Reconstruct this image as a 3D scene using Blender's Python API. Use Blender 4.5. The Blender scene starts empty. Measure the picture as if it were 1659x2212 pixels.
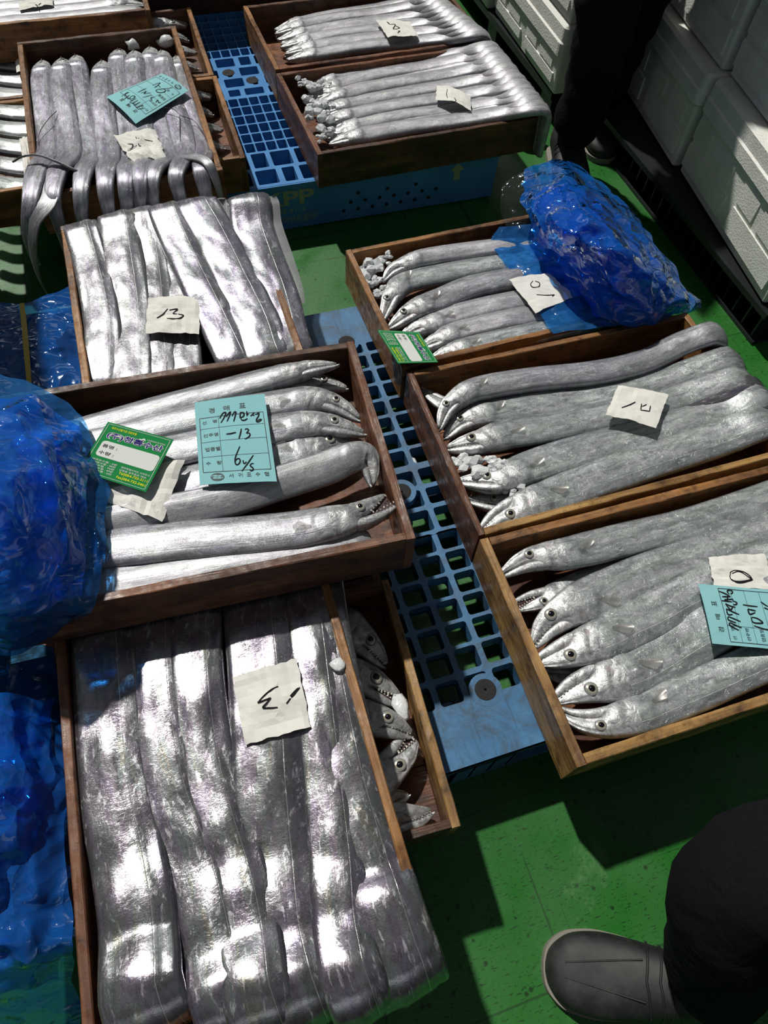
import bpy, math, random
from mathutils import Vector, Matrix, noise

sc = bpy.context.scene
COL = sc.collection
# ------------------------------------------------------------------ camera
CF, TH, RO, YAW, CH = 1509.6, 1.02913, -0.08648, math.radians(21.8), 1.3725
CX, CY = 829.5, 1106.0
_F = Vector((0, math.cos(TH), -math.sin(TH))); _R = Vector((1, 0, 0)); _D = _F.cross(_R)
_c, _s = math.cos(RO), math.sin(RO)
_R, _D = _c * _R + _s * _D, -_s * _R + _c * _D
_M = Matrix.Rotation(-YAW, 3, 'Z')
_F, _R, _D = _M @ _F, _M @ _R, _M @ _D
cam = bpy.data.cameras.new('camera'); co = bpy.data.objects.new('camera', cam); COL.objects.link(co)
m = Matrix.Identity(4)
for i in range(3):
    m[i][0], m[i][1], m[i][2] = _R[i], -_D[i], -_F[i]
m[2][3] = CH
co.matrix_world = m
cam.sensor_fit = 'VERTICAL'; cam.sensor_height = 36; cam.sensor_width = 27
cam.lens = CF / 2212 * 36; cam.clip_start = .02
sc.camera = co
# ------------------------------------------------------------------ light
sc.view_settings.view_transform = 'Standard'; sc.view_settings.look = 'None'
sc.view_settings.gamma = 1; sc.view_settings.use_curve_mapping = False
sc.view_settings.exposure = 0.0
SUN = Vector((.24, -.61, -1)).normalized()
sl = bpy.data.lights.new('sun', 'SUN'); sl.energy = 3.6; sl.angle = math.radians(1.6); sl.color = (1, .97, .90)
so = bpy.data.objects.new('sun', sl); COL.objects.link(so)
so.rotation_euler = (-SUN).to_track_quat('Z', 'Y').to_euler(); so.location = (0, 3, 5)
wd = bpy.data.worlds.new('hall'); sc.world = wd; wd.use_nodes = True
wn, wl = wd.node_tree.nodes, wd.node_tree.links
wn.clear()
tc = wn.new('ShaderNodeTexCoord'); sp = wn.new('ShaderNodeSeparateXYZ'); wl.new(tc.outputs['Generated'], sp.inputs[0])
rp = wn.new('ShaderNodeValToRGB'); wl.new(sp.outputs['Z'], rp.inputs[0])
el = rp.color_ramp.elements
el[0].position = 0; el[0].color = (.03, .032, .034, 1); el[1].position = 1; el[1].color = (.30, .32, .34, 1)
for p, c in ((.18, (.05, .055, .06, 1)), (.34, (.26, .28, .30, 1)), (.50, (.26, .28, .30, 1)), (.58, (.05, .055, .06, 1)), (.66, (.05, .055, .06, 1)), (.74, (.26, .28, .30, 1)), (.90, (.30, .32, .34, 1)), (.94, (.06, .06, .07, 1)), (.97, (.06, .06, .07, 1))):
    e = el.new(p); e.color = c
bg = wn.new('ShaderNodeBackground'); wl.new(rp.outputs[0], bg.inputs[0]); bg.inputs[1].default_value = .42
wo = wn.new('ShaderNodeOutputWorld'); wl.new(bg.outputs[0], wo.inputs[0])
def area(name, loc, tgt, sx, sy, e, colr=(1, 1, 1)):
    l = bpy.data.lights.new(name, 'AREA'); l.shape = 'RECTANGLE'; l.size = sx; l.size_y = sy; l.energy = e; l.color = colr
    o = bpy.data.objects.new(name, l); COL.objects.link(o); o.location = loc
    o.rotation_euler = (Vector(loc) - Vector(tgt)).to_track_quat('Z', 'Y').to_euler()
area('reflection_light_far', (0.2, 5.5, 5.2), (0, 1, 0), 5, .9, 14, (.92, .97, 1))  # added high lamp, gives the fish bright reflection bands; no real roof opening
area('reflection_light_near', (-.5, -4.5, 3.2), (0, 0, 0), 4, 1.0, 7, (.95, .98, 1))  # added lamp behind the camera for bands on the curled fish; no real door

# ------------------------------------------------------------------ helpers
def ray(px, py):
    return _F + _R * ((px - CX) / CF) + _D * ((py - CY) / CF)
def at(px, py, z):
    d = ray(px, py); t = (z - CH) / d.z
    return Vector((d.x * t, d.y * t, z))
def on_plane(px, py, p0, n):
    d = ray(px, py); o = Vector((0, 0, CH)); t = (p0 - o).dot(n) / d.dot(n)
    return o + d * t
def AT(lst, z=None):
    return [at(p[0], p[1], p[2] if len(p) > 2 else z) for p in lst]
def mk(name, verts, faces, mat=None, parent=None, smooth=True, uv=None, loc=None, rot=None, mats=None, fm=None):
    me = bpy.data.meshes.new(name)
    me.from_pydata([tuple(v) for v in verts], [], faces)
    if uv:
        ul = me.uv_layers.new(name='UVMap')
        for poly in me.polygons:
            for li in poly.loop_indices:
                ul.data[li].uv = uv[me.loops[li].vertex_index]
    for mm in (mats or ([mat] if mat else [])): me.materials.append(mm)
    if fm:
        for p, i in zip(me.polygons, fm): p.material_index = i
    if smooth:
        me.polygons.foreach_set('use_smooth', [True] * len(me.polygons))
    me.update()
    o = bpy.data.objects.new(name, me); COL.objects.link(o)
    if parent: o.parent = parent
    if loc is not None: o.location = loc
    if rot is not None: o.rotation_euler = rot
    return o
def tag(o, label=None, cat=None, group=None, kind=None):
    if label: o['label'] = label
    if cat: o['category'] = cat
    if group: o['group'] = group
    if kind: o['kind'] = kind
    return o
def empty(name, loc, rz=0):
    o = bpy.data.objects.new(name, None); COL.objects.link(o); o.location = loc; o.rotation_euler = (0, 0, rz)
    o.empty_display_size = .05
    return o
class MB:
    def __init__(s): s.v = []; s.f = []
    def box(s, a, b):
        n = len(s.v); x0, y0, z0 = a; x1, y1, z1 = b
        s.v += [(x0,y0,z0),(x1,y0,z0),(x1,y1,z0),(x0,y1,z0),(x0,y0,z1),(x1,y0,z1),(x1,y1,z1),(x0,y1,z1)]
        s.f += [tuple(n+i for i in q) for q in ((0,3,2,1),(4,5,6,7),(0,1,5,4),(1,2,6,5),(2,3,7,6),(3,0,4,7))]
    def add(s, v, f):
        n = len(s.v); s.v += list(v); s.f += [tuple(n+i for i in q) for q in f]
def lerp(a, b, t): return a + (b - a) * t
def sst(a, b, x):
    t = max(0, min(1, (x - a) / (b - a))); return t * t * (3 - 2 * t)
def interp(tab, x):
    if x <= tab[0][0]: return tab[0][1]
    for (a, u), (b, v) in zip(tab, tab[1:]):
        if x <= b: return u + (v - u) * (x - a) / (b - a)
    return tab[-1][1]
def cr(P, n=14):
    """Catmull-Rom through points."""
    Q = [P[0] * 2 - P[1]] + list(P) + [P[-1] * 2 - P[-2]]
    out = []
    for i in range(1, len(Q) - 2):
        a, b, c, d = Q[i-1], Q[i], Q[i+1], Q[i+2]
        for k in range(n):
            t = k / n
            out.append(.5 * ((2*b) + (c-a)*t + (2*a-5*b+4*c-d)*t*t + (3*b-a-3*c+d)*t**3))
    out.append(P[-1]); return out

# ------------------------------------------------------------------ materials
class NT:
    def __init__(s, name):
        s.m = bpy.data.materials.new(name); s.m.use_nodes = True
        s.t = s.m.node_tree; s.t.nodes.clear()
        s.out = s.n('OutputMaterial'); s.p = None
    def n(s, t, **k):
        o = s.t.nodes.new('ShaderNode' + t)
        for a, b in k.items(): setattr(o, a, b)
        return o
    def l(s, a, b): s.t.links.new(a, b)
    def put(s, sock, v):
        if isinstance(v, bpy.types.NodeSocket): s.l(v, sock)
        else:
            if isinstance(v, tuple) and len(v) == 3 and sock.type == 'RGBA': v = v + (1,)
            sock.default_value = v
    def pr(s, **k):
        s.p = s.n('BsdfPrincipled'); s.l(s.p.outputs[0], s.out.inputs[0])
        for a, b in k.items(): s.put(s.p.inputs[a.replace('_', ' ')], b)
        return s.p
    def noise(s, vec, scale, detail=3, rough=.5, dist=0):
        o = s.n('TexNoise'); s.l(vec, o.inputs['Vector']); o.inputs['Scale'].default_value = scale
        o.inputs['Detail'].default_value = detail; o.inputs['Roughness'].default_value = rough; o.inputs['Distortion'].default_value = dist
        return o.outputs[0]
    def ramp(s, fac, stops):
        o = s.n('ValToRGB'); s.l(fac, o.inputs[0]); e = o.color_ramp.elements
        for i, (p, c) in enumerate(stops):
            x = e[i] if i < 2 else e.new(p)
            x.position = p; x.color = (c if isinstance(c, tuple) else (c, c, c)) + (1,)
        return o.outputs[0]
    def mix(s, f, a, b, mode='MIX'):
        o = s.n('MixRGB', blend_type=mode); s.put(o.inputs[0], f); s.put(o.inputs[1], a); s.put(o.inputs[2], b); return o.outputs[0]
    def math(s, op, a, b=0.0, c=None):
        o = s.n('Math', operation=op); s.put(o.inputs[0], a); s.put(o.inputs[1], b)
        if c is not None: s.put(o.inputs[2], c)
        return o.outputs[0]
    def mapv(s, vec, sc_, loc=(0, 0, 0)):
        o = s.n('Mapping'); s.l(vec, o.inputs[0]); o.inputs['Scale'].default_value = sc_; o.inputs['Location'].default_value = loc; return o.outputs[0]
    def obj(s): return s.n('TexCoord').outputs['Object']
    def uv(s): return s.n('TexCoord').outputs['UV']
    def rnd(s): return s.n('ObjectInfo').outputs['Random']
    def bump(s, h, st, d=.001, nrm=None):
        o = s.n('Bump'); s.l(h, o.inputs['Height']); o.inputs['Strength'].default_value = st; o.inputs['Distance'].default_value = d
        if nrm: s.l(nrm, o.inputs['Normal'])
        return o.outputs[0]

def plain(name, col, rough=.6, metal=0, **k):
    t = NT(name); t.pr(Base_Color=col, Roughness=rough, Metallic=metal, **k); return t.m

def wood(name, a, b, dark):
    t = NT(name); o = t.obj(); r = t.rnd()
    off = t.n('VectorMath', operation='ADD'); t.l(o, off.inputs[0])
    cb = t.n('CombineXYZ'); t.l(t.math('MULTIPLY', r, 37.0), cb.inputs[0]); t.l(t.math('MULTIPLY', r, 11.0), cb.inputs[1]); t.l(cb.outputs[0], off.inputs[1])
    v = off.outputs[0]
    g = t.noise(t.mapv(v, (5, 160, 160)), 1, 5, .6, .5)
    big = t.noise(t.mapv(v, (4, 22, 22)), 1, 3, .55, .4)
    c = t.ramp(g, [(.3, a), (.72, b)])
    c = t.mix(t.ramp(big, [(.38, 0.0), (.66, 1.0)]), c, dark)
    stain = t.noise(v, 26, 4, .7)
    c = t.mix(t.ramp(stain, [(.50, 0.0), (.70, .8)]), c, tuple(x * .3 for x in dark))
    kn = t.n('TexVoronoi'); t.l(t.mapv(v, (5, 12, 12)), kn.inputs['Vector']); kn.inputs['Scale'].default_value = 1
    c = t.mix(t.ramp(kn.outputs['Distance'], [(.05, .8), (.14, 0.0)]), c, tuple(x * .25 for x in dark))
    wet = t.noise(v, 60, 3)
    nb = t.bump(g, .8, .0016); nb = t.bump(t.noise(v, 420, 2), .3, .0005, nb)
    t.pr(Base_Color=c, Roughness=t.ramp(wet, [(.35, .32), (.7, .75)]), Normal=nb)
    return t.m
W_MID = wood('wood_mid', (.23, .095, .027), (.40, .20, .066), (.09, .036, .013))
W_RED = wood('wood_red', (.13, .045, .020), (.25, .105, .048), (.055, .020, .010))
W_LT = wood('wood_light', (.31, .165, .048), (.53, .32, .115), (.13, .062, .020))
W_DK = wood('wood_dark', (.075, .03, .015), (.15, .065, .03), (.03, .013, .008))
W_BOT = wood('wood_wet_bottom', (.15, .045, .015), (.26, .10, .035), (.05, .015, .008))

def fishmat(name, base, blotch=.35, rough=.50, film=0.0, iri=.5, metal=.5, crink=1.0, dark=(.13, .13, .14), spk=.7, lng=.3, coat=None, rn=.30):
    t = NT(name); uv = t.uv(); r = t.rnd()
    s = t.n('SeparateXYZ'); t.l(uv, s.inputs[0]); U, V = s.outputs[0], s.outputs[1]
    cb = t.n('CombineXYZ'); t.l(U, cb.inputs[0]); t.l(V, cb.inputs[1]); t.l(t.math('MULTIPLY', r, 50.0), cb.inputs[2])
    v = cb.outputs[0]
    feather = t.noise(t.mapv(v, (330, 9, 1)), 1, 4, .6, 1.6)       # fine strokes across the flank
    long_ = t.noise(t.mapv(v, (6, 34, 1)), 1, 3, .5, .4)           # streaks along it
    soft = t.noise(t.mapv(v, (22, 2.4, 1)), 1, 4, .6, .8)
    fold = t.noise(t.mapv(v, (40, 1.6, 1)), 1, 2, .4, .5)
    c = t.mix(t.ramp(soft, [(.34, 0.0), (.62, 1.0)]), dark, base)
    c = t.mix(blotch, base, c)
    hue = t.noise(t.mapv(v, (12, 2.2, 1), (3, 5, 7)), 1, 3, .6, .6)
    tint = t.ramp(hue, [(.25, (.60, .52, .95)), (.42, (.95, .80, .95)), (.52, (1, 1, 1)), (.6, (.80, 1, .90)), (.68, (1, .95, .62)), (.8, (.6, .75, 1))])
    c = t.mix(iri * .6, c, t.mix(1.0, c, tint, 'MULTIPLY'))
    c = t.mix(1.0, c, t.ramp(feather, [(.30, .8 - .3 * spk), (.52, .97), (.72, 1.0)]), 'MULTIPLY')
    c = t.mix(t.ramp(t.noise(t.mapv(v, (340, 20, 1), (4, 4, 4)), 1, 4, .65, 2.0), [(.60, 0.0), (.66, spk)]), c, (.80, .81, .84))  # pale strokes painted into the colour as feathery glints
    c = t.mix(t.ramp(V, [(.15, 0.0), (.9, .45)]), c, (.15, .16, .18))      # darker back than belly
    # pale slime patches
    sl_ = t.ramp(t.noise(t.mapv(v, (48, 5, 1), (9, 1, 3)), 1, 5, .7, .5), [(.56, 0.0), (.70, .55)])
    c = t.mix(sl_, c, (.60, .61, .64))
    # lateral line
    d = t.math('ABSOLUTE', t.math('SUBTRACT', V, .40))
    ll = t.ramp(d, [(.006, 1.0), (.016, 0.0)])
    c = t.mix(t.math('MULTIPLY', ll, .7), c, (.85, .85, .82))
    # dark back edge line
    de = t.ramp(V, [(.93, 0.0), (.985, .5)])
    c = t.mix(de, c, (.10, .11, .13))
    rg = t.math('ADD', t.math('MULTIPLY', feather, rn), rough - rn * .5)
    rg = t.math('ADD', rg, t.math('MULTIPLY', sl_, .3))
    nb = t.bump(fold, .35 * crink, .003)
    nb = t.bump(feather, .45 * crink, .0006, nb)
    nb = t.bump(long_, lng, .001, nb)
    nb = t.bump(ll, .6, .0007, nb)
    t.pr(Base_Color=c, Roughness=rg, Metallic=t.math('SUBTRACT', metal, t.math('MULTIPLY', sl_, .6)), Normal=nb, Anisotropic=.35)
    t.p.inputs['Coat Weight'].default_value = .3 + film if coat is None else coat; t.p.inputs['Coat Roughness'].default_value = .16
    if film:
        cn = t.bump(t.noise(t.mapv(v, (34, 2.2, 1), (1, 1, 1)), 1, 4, .6, 2.5), .9, .006)
        t.l(cn, t.p.inputs['Coat Normal'])
    return t.m
F_STD = fishmat('fish_silver', (.44, .45, .48), blotch=.6, rough=.40, metal=.55, spk=.45, film=.1)
F_BRT = fishmat('fish_bright', (.50, .50, .53), blotch=.45, rough=.46, iri=.4, metal=.5, spk=.5)
F_MIR = fishmat('fish_mirror', (.40, .39, .42), blotch=.60, rough=.20, iri=1.0, metal=.88, crink=.5, dark=(.17, .155, .17), spk=.30, lng=.06, rn=.14, coat=.12)
F_EIR = fishmat('fish_iridescent', (.31, .31, .35), blotch=.6, rough=.31, iri=1.0, metal=.66, crink=.9, dark=(.13, .12, .14), spk=.35, lng=.10, coat=.15)
F_ESI = fishmat('fish_soft_grey', (.29, .29, .31), blotch=.7, rough=.33, iri=.6, metal=.62, crink=.9, dark=(.10, .10, .11), spk=.3, lng=.10, coat=.15)
F_GRN = fishmat('fish_greyish', (.60, .64, .64), blotch=.75, rough=.32, film=.35, iri=.4, metal=.58, crink=1.0, spk=.65, dark=(.16, .19, .185), coat=1.0)
F_FLM = fishmat('fish_under_film', (.46, .46, .54), blotch=.7, rough=.40, film=.5, iri=.8, metal=.5, spk=.35, coat=1.0)
def headmat():
    t = NT('fish_head'); o = t.obj(); n = t.noise(o, 60, 5, .65, 1.0); w_ = t.noise(o, 260, 3, .6, .5)
    c = t.ramp(n, [(.3, (.15, .16, .17)), (.52, (.42, .43, .44)), (.72, (.62, .62, .64))])
    pk = t.ramp(t.noise(o, 34, 3, .6), [(.62, 0.0), (.8, .5)])
    c = t.mix(pk, c, (.38, .22, .24))
    nb = t.bump(n, .5, .003); nb = t.bump(w_, .4, .0008, nb)
    t.pr(Base_Color=c, Roughness=t.ramp(w_, [(.3, .32), (.7, .60)]), Metallic=.55, Normal=nb); return t.m
F_HEAD = headmat()
def finmat(name, col, sc_u, al=.8):
    t = NT(name); uv = t.uv(); s = t.n('SeparateXYZ'); t.l(uv, s.inputs[0])
    w = t.math('SINE', t.math('MULTIPLY', t.math('ADD', s.outputs[0], t.math('MULTIPLY', s.outputs[1], .012)), sc_u))
    f = t.ramp(t.math('MULTIPLY_ADD', w, .5, .5), [(.35, 0.0), (.75, 1.0)])
    c = t.mix(f, tuple(x * .6 for x in col), col)
    t.pr(Base_Color=c, Roughness=.3, Metallic=.35, Normal=t.bump(f, .8, .001))
    t.p.inputs['Alpha'].default_value = al
    return t.m
FIN = finmat('dorsal_fin_membrane', (.48, .49, .50), 2400, .85)
PFIN = finmat('pectoral_fin_membrane', (.52, .49, .46), 5200, .5)
IRIS = NT('iris')
_uv = IRIS.uv(); _s2 = IRIS.n('SeparateXYZ'); IRIS.l(_uv, _s2.inputs[0])
IRIS.pr(Base_Color=IRIS.ramp(_s2.outputs[0], [(0, (.03, .03, .03)), (.45, (.10, .09, .06)), (.50, (.42, .39, .29)), (.66, (.50, .48, .40)), (.70, (.12, .12, .11)), (.76, (.45, .46, .44)), (.93, (.30, .31, .31)), (.96, (.08, .08, .08))]), Roughness=.18, Metallic=.35)
IRIS.p.inputs['Coat Weight'].default_value = 1; IRIS.p.inputs['Coat Roughness'].default_value = .03
IRIS = IRIS.m
PUPIL = plain('pupil', (.004, .004, .008), .05)
TOOTH = plain('tooth', (.7, .68, .6), .3)
MOUTH = plain('mouth_inside', (.05, .02, .022), .4)

def blue_plastic(name, tcol, dcol, tw, dw, fk=1.0):
    t = NT(name); o = t.obj()
    wv = t.n('VectorMath', operation='ADD'); t.l(o, wv.inputs[0]); nz = t.n('TexNoise'); t.l(o, nz.inputs['Vector']); nz.inputs['Scale'].default_value = 12
    sc_ = t.n('VectorMath', operation='SCALE'); t.l(nz.outputs['Color'], sc_.inputs[0]); sc_.inputs['Scale'].default_value = .06; t.l(sc_.outputs[0], wv.inputs[1])
    v1 = t.n('TexVoronoi'); t.l(t.mapv(wv.outputs[0], (15, 7, 12)), v1.inputs['Vector']); v1.inputs['Scale'].default_value = 1
    v2 = t.n('TexVoronoi'); t.l(t.mapv(wv.outputs[0], (20, 46, 34), (3, 4, 5)), v2.inputs['Vector']); v2.inputs['Scale'].default_value = 1
    nb = t.bump(v1.outputs['Distance'], .8, .030); nb = t.bump(v2.outputs['Distance'], .6, .006, nb)
    tr = t.n('BsdfTransparent'); tr.inputs[0].default_value = tcol + (1,)
    gl = t.n('BsdfGlossy'); gl.inputs['Roughness'].default_value = .09; t.l(nb, gl.inputs['Normal']); gl.inputs[0].default_value = (.85, .93, 1, 1)
    df = t.n('BsdfDiffuse'); df.inputs[0].default_value = dcol + (1,); t.l(nb, df.inputs['Normal'])
    tl = t.n('BsdfTranslucent'); tl.inputs[0].default_value = dcol + (1,); t.l(nb, tl.inputs['Normal'])
    m1 = t.n('MixShader'); m1.inputs[0].default_value = .45; t.l(df.outputs[0], m1.inputs[1]); t.l(tl.outputs[0], m1.inputs[2])
    m2 = t.n('MixShader'); m2.inputs[0].default_value = dw; t.l(tr.outputs[0], m2.inputs[1]); t.l(m1.outputs[0], m2.inputs[2])
    fr = t.n('Fresnel'); fr.inputs[0].default_value = 1.5; t.l(nb, fr.inputs['Normal'])
    m3 = t.n('MixShader'); t.l(t.math('MULTIPLY', fr.outputs[0], fk), m3.inputs[0]); t.l(m2.outputs[0], m3.inputs[1]); t.l(gl.outputs[0], m3.inputs[2])
    t.l(m3.outputs[0], t.out.inputs[0]); return t.m
BLUE = blue_plastic('blue_film', (.09, .44, .97), (.018, .24, 1.0), 1, .42, 1.4)
BLUE2 = blue_plastic('blue_film_light', (.30, .66, 1.0), (.05, .34, 1.0), 1, .30, .9)
CLEAR = blue_plastic('clear_film', (.93, .95, .97), (.6, .65, .7), 1, .02, .3)

def pallet_mat():
    t = NT('pallet_blue'); o = t.obj()
    n = t.noise(o, 14, 5, .7, .6); sc1 = t.noise(t.mapv(o, (160, 9, 20)), 1, 4, .7, 1.5); sc2 = t.noise(t.mapv(o, (9, 170, 20)), 1, 4, .7, 1.5)
    c = t.ramp(n, [(.3, (.030, .12, .26)), (.7, (.060, .185, .35))])
    g = t.ramp(t.noise(o, 11, 6, .8, 1), [(.44, 0.0), (.64, .75)])
    c = t.mix(g, c, (.045, .055, .065))
    c = t.mix(t.ramp(sc1, [(.57, 0.0), (.68, .6)]), c, (.03, .06, .09)); c = t.mix(t.ramp(sc2, [(.62, 0.0), (.70, .5)]), c, (.03, .06, .09))
    t.pr(Base_Color=c, Roughness=.42, Normal=t.bump(sc1, .2, .0006)); return t.m
PAL = pallet_mat()
def pallet_mat2():
    t = NT('pallet_blue_clean'); o = t.obj(); n = t.noise(o, 12, 4, .6)
    t.pr(Base_Color=t.ramp(n, [(.3, (.04, .17, .42)), (.7, (.07, .25, .54))]), Roughness=.4); return t.m
PAL2 = pallet_mat2()
def floor_mat():
    t = NT('green_floor_paint'); o = t.obj()
    n = t.noise(o, 1.6, 4, .6)
    c = t.ramp(n, [(.3, (.010, .100, .011)), (.7, (.016, .128, .016))])
    d1 = t.noise(t.mapv(o, (26, 110, 1)), 3.1, 2, .5, .4)
    c = t.mix(t.ramp(d1, [(.61, 0.0), (.66, .85)]), c, (.004, .03, .004)); c = t.mix(t.ramp(t.noise(o, 170, 3, .6), [(.62, 0.0), (.68, .8)]), c, (.004, .028, .004))
    v = t.n('TexVoronoi'); t.l(o, v.inputs['Vector']); v.inputs['Scale'].default_value = 34
    gate = t.ramp(t.noise(o, 7, 4, .7), [(.44, 0.0), (.52, 1.0)])
    c = t.mix(t.math('MULTIPLY', t.ramp(v.outputs['Distance'], [(.10, .9), (.16, 0.0)]), gate), c, (.004, .025, .004))
    for a, b in (((60, 1.2, 1), .66), ((1.4, 75, 1), .665)):
        s = t.noise(t.mapv(o, a), 1, 2, .5, .5)
        c = t.mix(t.ramp(s, [(b, 0.0), (b + .02, .7)]), c, (.005, .035, .006))
    wrn = t.ramp(t.noise(o, 3.5, 6, .75, .5), [(.62, 0.0), (.72, .5)])
    c = t.mix(wrn, c, (.12, .24, .10))
    t.pr(Base_Color=c, Roughness=t.ramp(t.noise(o, 8, 4), [(.3, .30), (.7, .6)]), Normal=t.bump(t.noise(o, 120, 3), .25, .001)); return t.m
FLOOR = floor_mat()
def eps_mat():
    t = NT('foam_white'); o = t.obj(); v = t.n('TexVoronoi'); t.l(o, v.inputs['Vector']); v.inputs['Scale'].default_value = 190
    c = t.ramp(t.noise(o, 6, 5, .7), [(.3, (.62, .62, .57)), (.6, (.78, .79, .74)), (.8, (.82, .82, .78))])
    t.pr(Base_Color=c, Roughness=.6, Normal=t.bump(v.outputs['Distance'], .5, .0012)); return t.m
EPS = eps_mat()
def paper_mat(name, col):
    t = NT(name); o = t.obj()
    t.pr(Base_Color=col, Roughness=.9, Specular_IOR_Level=.15, Normal=t.bump(t.noise(o, 40, 3, .6, 1), .4, .0012)); t.p.inputs['Subsurface Weight'].default_value = 0
    return t.m
PAPER = paper_mat('white_paper', (.70, .69, .65))
SLIP = paper_mat('blue_slip_paper', (.24, .50, .53))
STICK = plain('green_card', (.012, .20, .055), .85, Specular_IOR_Level=.12)
CARDW = plain('card_white', (.62, .64, .62), .85, Specular_IOR_Level=.12)
CARDY = plain('card_yellow', (.72, .72, .03), .85, Specular_IOR_Level=.12)
CARDP = plain('card_purple', (.03, .015, .16), .85, Specular_IOR_Level=.12)
INK = plain('black_ink', (.012, .011, .014), .8, Specular_IOR_Level=.1)
PRINT = plain('print_ink', (.015, .03, .04), .6)
CLOTH = NT('black_cloth'); CLOTH.pr(Base_Color=CLOTH.ramp(CLOTH.noise(CLOTH.obj(), 900, 2), [(.3, (.0035, .0035, .0045)), (.7, (.009, .009, .012))]), Roughness=.95, Specular_IOR_Level=.1, Normal=CLOTH.bump(CLOTH.noise(CLOTH.obj(), 9, 4, .6, .6), .5, .02)); CLOTH = CLOTH.m
RUB = NT('black_rubber'); RUB.pr(Base_Color=RUB.ramp(RUB.noise(RUB.obj(), 14, 6, .75), [(.42, (.006, .006, .007)), (.72, (.034, .034, .034))]), Roughness=.62, Normal=RUB.bump(RUB.noise(RUB.obj(), 90, 3), .2, .001)); RUB = RUB.m
SOLE = plain('shoe_sole', (.22, .20, .17), .7)
BLACKP = plain('black_plastic', (.008, .010, .012), .45)
DISC = plain('rubber_disc', (.010, .010, .011), .85)
STRAP = plain('yellow_strap', (.42, .32, .04), .4)
STENC = plain('stencil_paint', (.30, .36, .22), .6)
SKIN = plain('skin', (.45, .26, .18), .5)
def ice_mat():
    t = NT('ice'); o = t.obj()
    t.pr(Base_Color=(.84, .87, .89), Roughness=.14, IOR=1.31, Normal=t.bump(t.noise(o, 90, 3, .6, 1), .6, .003)); t.p.inputs['Transmission Weight'].default_value = .25; t.p.inputs['Coat Weight'].default_value = .6
    return t.m
ICE = ice_mat()
LINE = plain('fishing_line', (.03, .025, .03), .3)
# ------------------------------------------------------------------ setting
def grid_plane(name, x0, x1, y0, y1, z, mat):
    return mk(name, [(x0,y0,z),(x1,y0,z),(x1,y1,z),(x0,y1,z)], [(0,1,2,3)], mat, smooth=False)
tag(grid_plane('floor', -3, 4, -2, 6, 0, FLOOR), 'green painted market floor with scratches and dark specks', kind='structure')

# ------------------------------------------------------------------ crates
def board(name, L, T, H, mat, parent, loc, rz=0, seed=0, n=26):
    """A plank, length on its own x, thickness on y, height on z; slightly uneven edges."""
    c = .0015; prof = [(-T/2+c,0),(T/2-c,0),(T/2,c),(T/2,H-c),(T/2-c,H),(-T/2+c,H),(-T/2,H-c),(-T/2,c)]
    V = []; Fc = []; k = len(prof)
    for i in range(n + 1):
        x = -L/2 + L * i / n
        for j, (y, z) in enumerate(prof):
            q = Vector((x * 18, j * 2.3, seed * 7.1))
            ny = noise.noise(q) * .0009; nz = noise.noise(q + Vector((3, 9, 4))) * .0014 + noise.noise(Vector((x * 70, seed, j))) * .0006
            V.append((x, y + ny, z + (nz if z > H/2 else 0)))
        if i:
            a, b = (i-1)*k, i*k
            Fc += [(a+j, a+(j+1)%k, b+(j+1)%k, b+j) for j in range(k)]
    Fc += [tuple(range(k-1, -1, -1)), tuple(n*k+j for j in range(k))]
    return mk(name, V, Fc, mat, parent, smooth=False, loc=loc, rot=(0, 0, rz))
_seed = [0]
def crate(label, cx, cy, zb, L, W, H, yaw, mats, T=.014, ends=(1, 1), group=None, Hside=None):
    """L along local x. mats: (side near, side far, end -x, end +x)"""
    r = empty('fish_crate', (cx, cy, zb), yaw); tag(r, label, 'crate', group)
    _seed[0] += 4; s = _seed[0]
    board('side_board', L - 2*T - .001, T, H, mats[0], r, (0, -W/2 + T/2, 0), 0, s)
    board('side_board', L - 2*T - .001, T, H, mats[1], r, (0, W/2 - T/2, 0), 0, s+1)
    board('end_board', W, T, H, mats[2], r, (-L/2 + T/2, 0, 0), math.pi/2, s+2)
    board('end_board', W, T, H, mats[3], r, (L/2 - T/2, 0, 0), math.pi/2, s+3)
    mb = MB(); n = 4; w = (W - 2*T) / n
    for i in range(n):
        mb.box((-L/2 + T + .0005, -W/2 + T + i*w + .001, .0005), (L/2 - T - .0005, -W/2 + T + (i+1)*w - .001, .0105))
    mk('bottom_boards', mb.v, mb.f, W_BOT, r, smooth=False)
    return r
LC, WC, HC = .69, .415, .0985
def crate_h(label, xr, y0, ztop, yaw, mats, left=False, W=WC, L=LC, H=HC, T=.014):
    """horizontal crate given by its right (or left) end x and near y"""
    k = 1 if left else -1
    cx = xr + k * math.cos(yaw) * L/2; cy = y0 + W/2 + k * math.sin(yaw) * L/2
    return crate(label, cx, cy, ztop - H, L, W, H, yaw, mats, T)
def crate_v(label, x0, ynear, ztop, yaw, mats, W=WC, L=LC, H=HC, T=.014):
    return crate(label, x0 + W/2, ynear + L/2, ztop - H, L, W, H, math.pi/2 + yaw, mats, T)
R = math.radians
# near left stack
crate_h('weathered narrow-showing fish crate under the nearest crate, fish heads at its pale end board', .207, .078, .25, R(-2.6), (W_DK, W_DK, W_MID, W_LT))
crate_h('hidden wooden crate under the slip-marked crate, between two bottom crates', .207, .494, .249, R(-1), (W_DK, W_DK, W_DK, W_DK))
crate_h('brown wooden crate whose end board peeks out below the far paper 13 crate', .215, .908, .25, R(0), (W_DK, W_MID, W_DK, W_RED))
cB = crate_v('large wooden fish crate nearest the camera with an upside-down 13 paper', -.319, -.062, .35, R(-.6), (W_MID, W_RED, W_MID, W_DK), W=.421)
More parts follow.
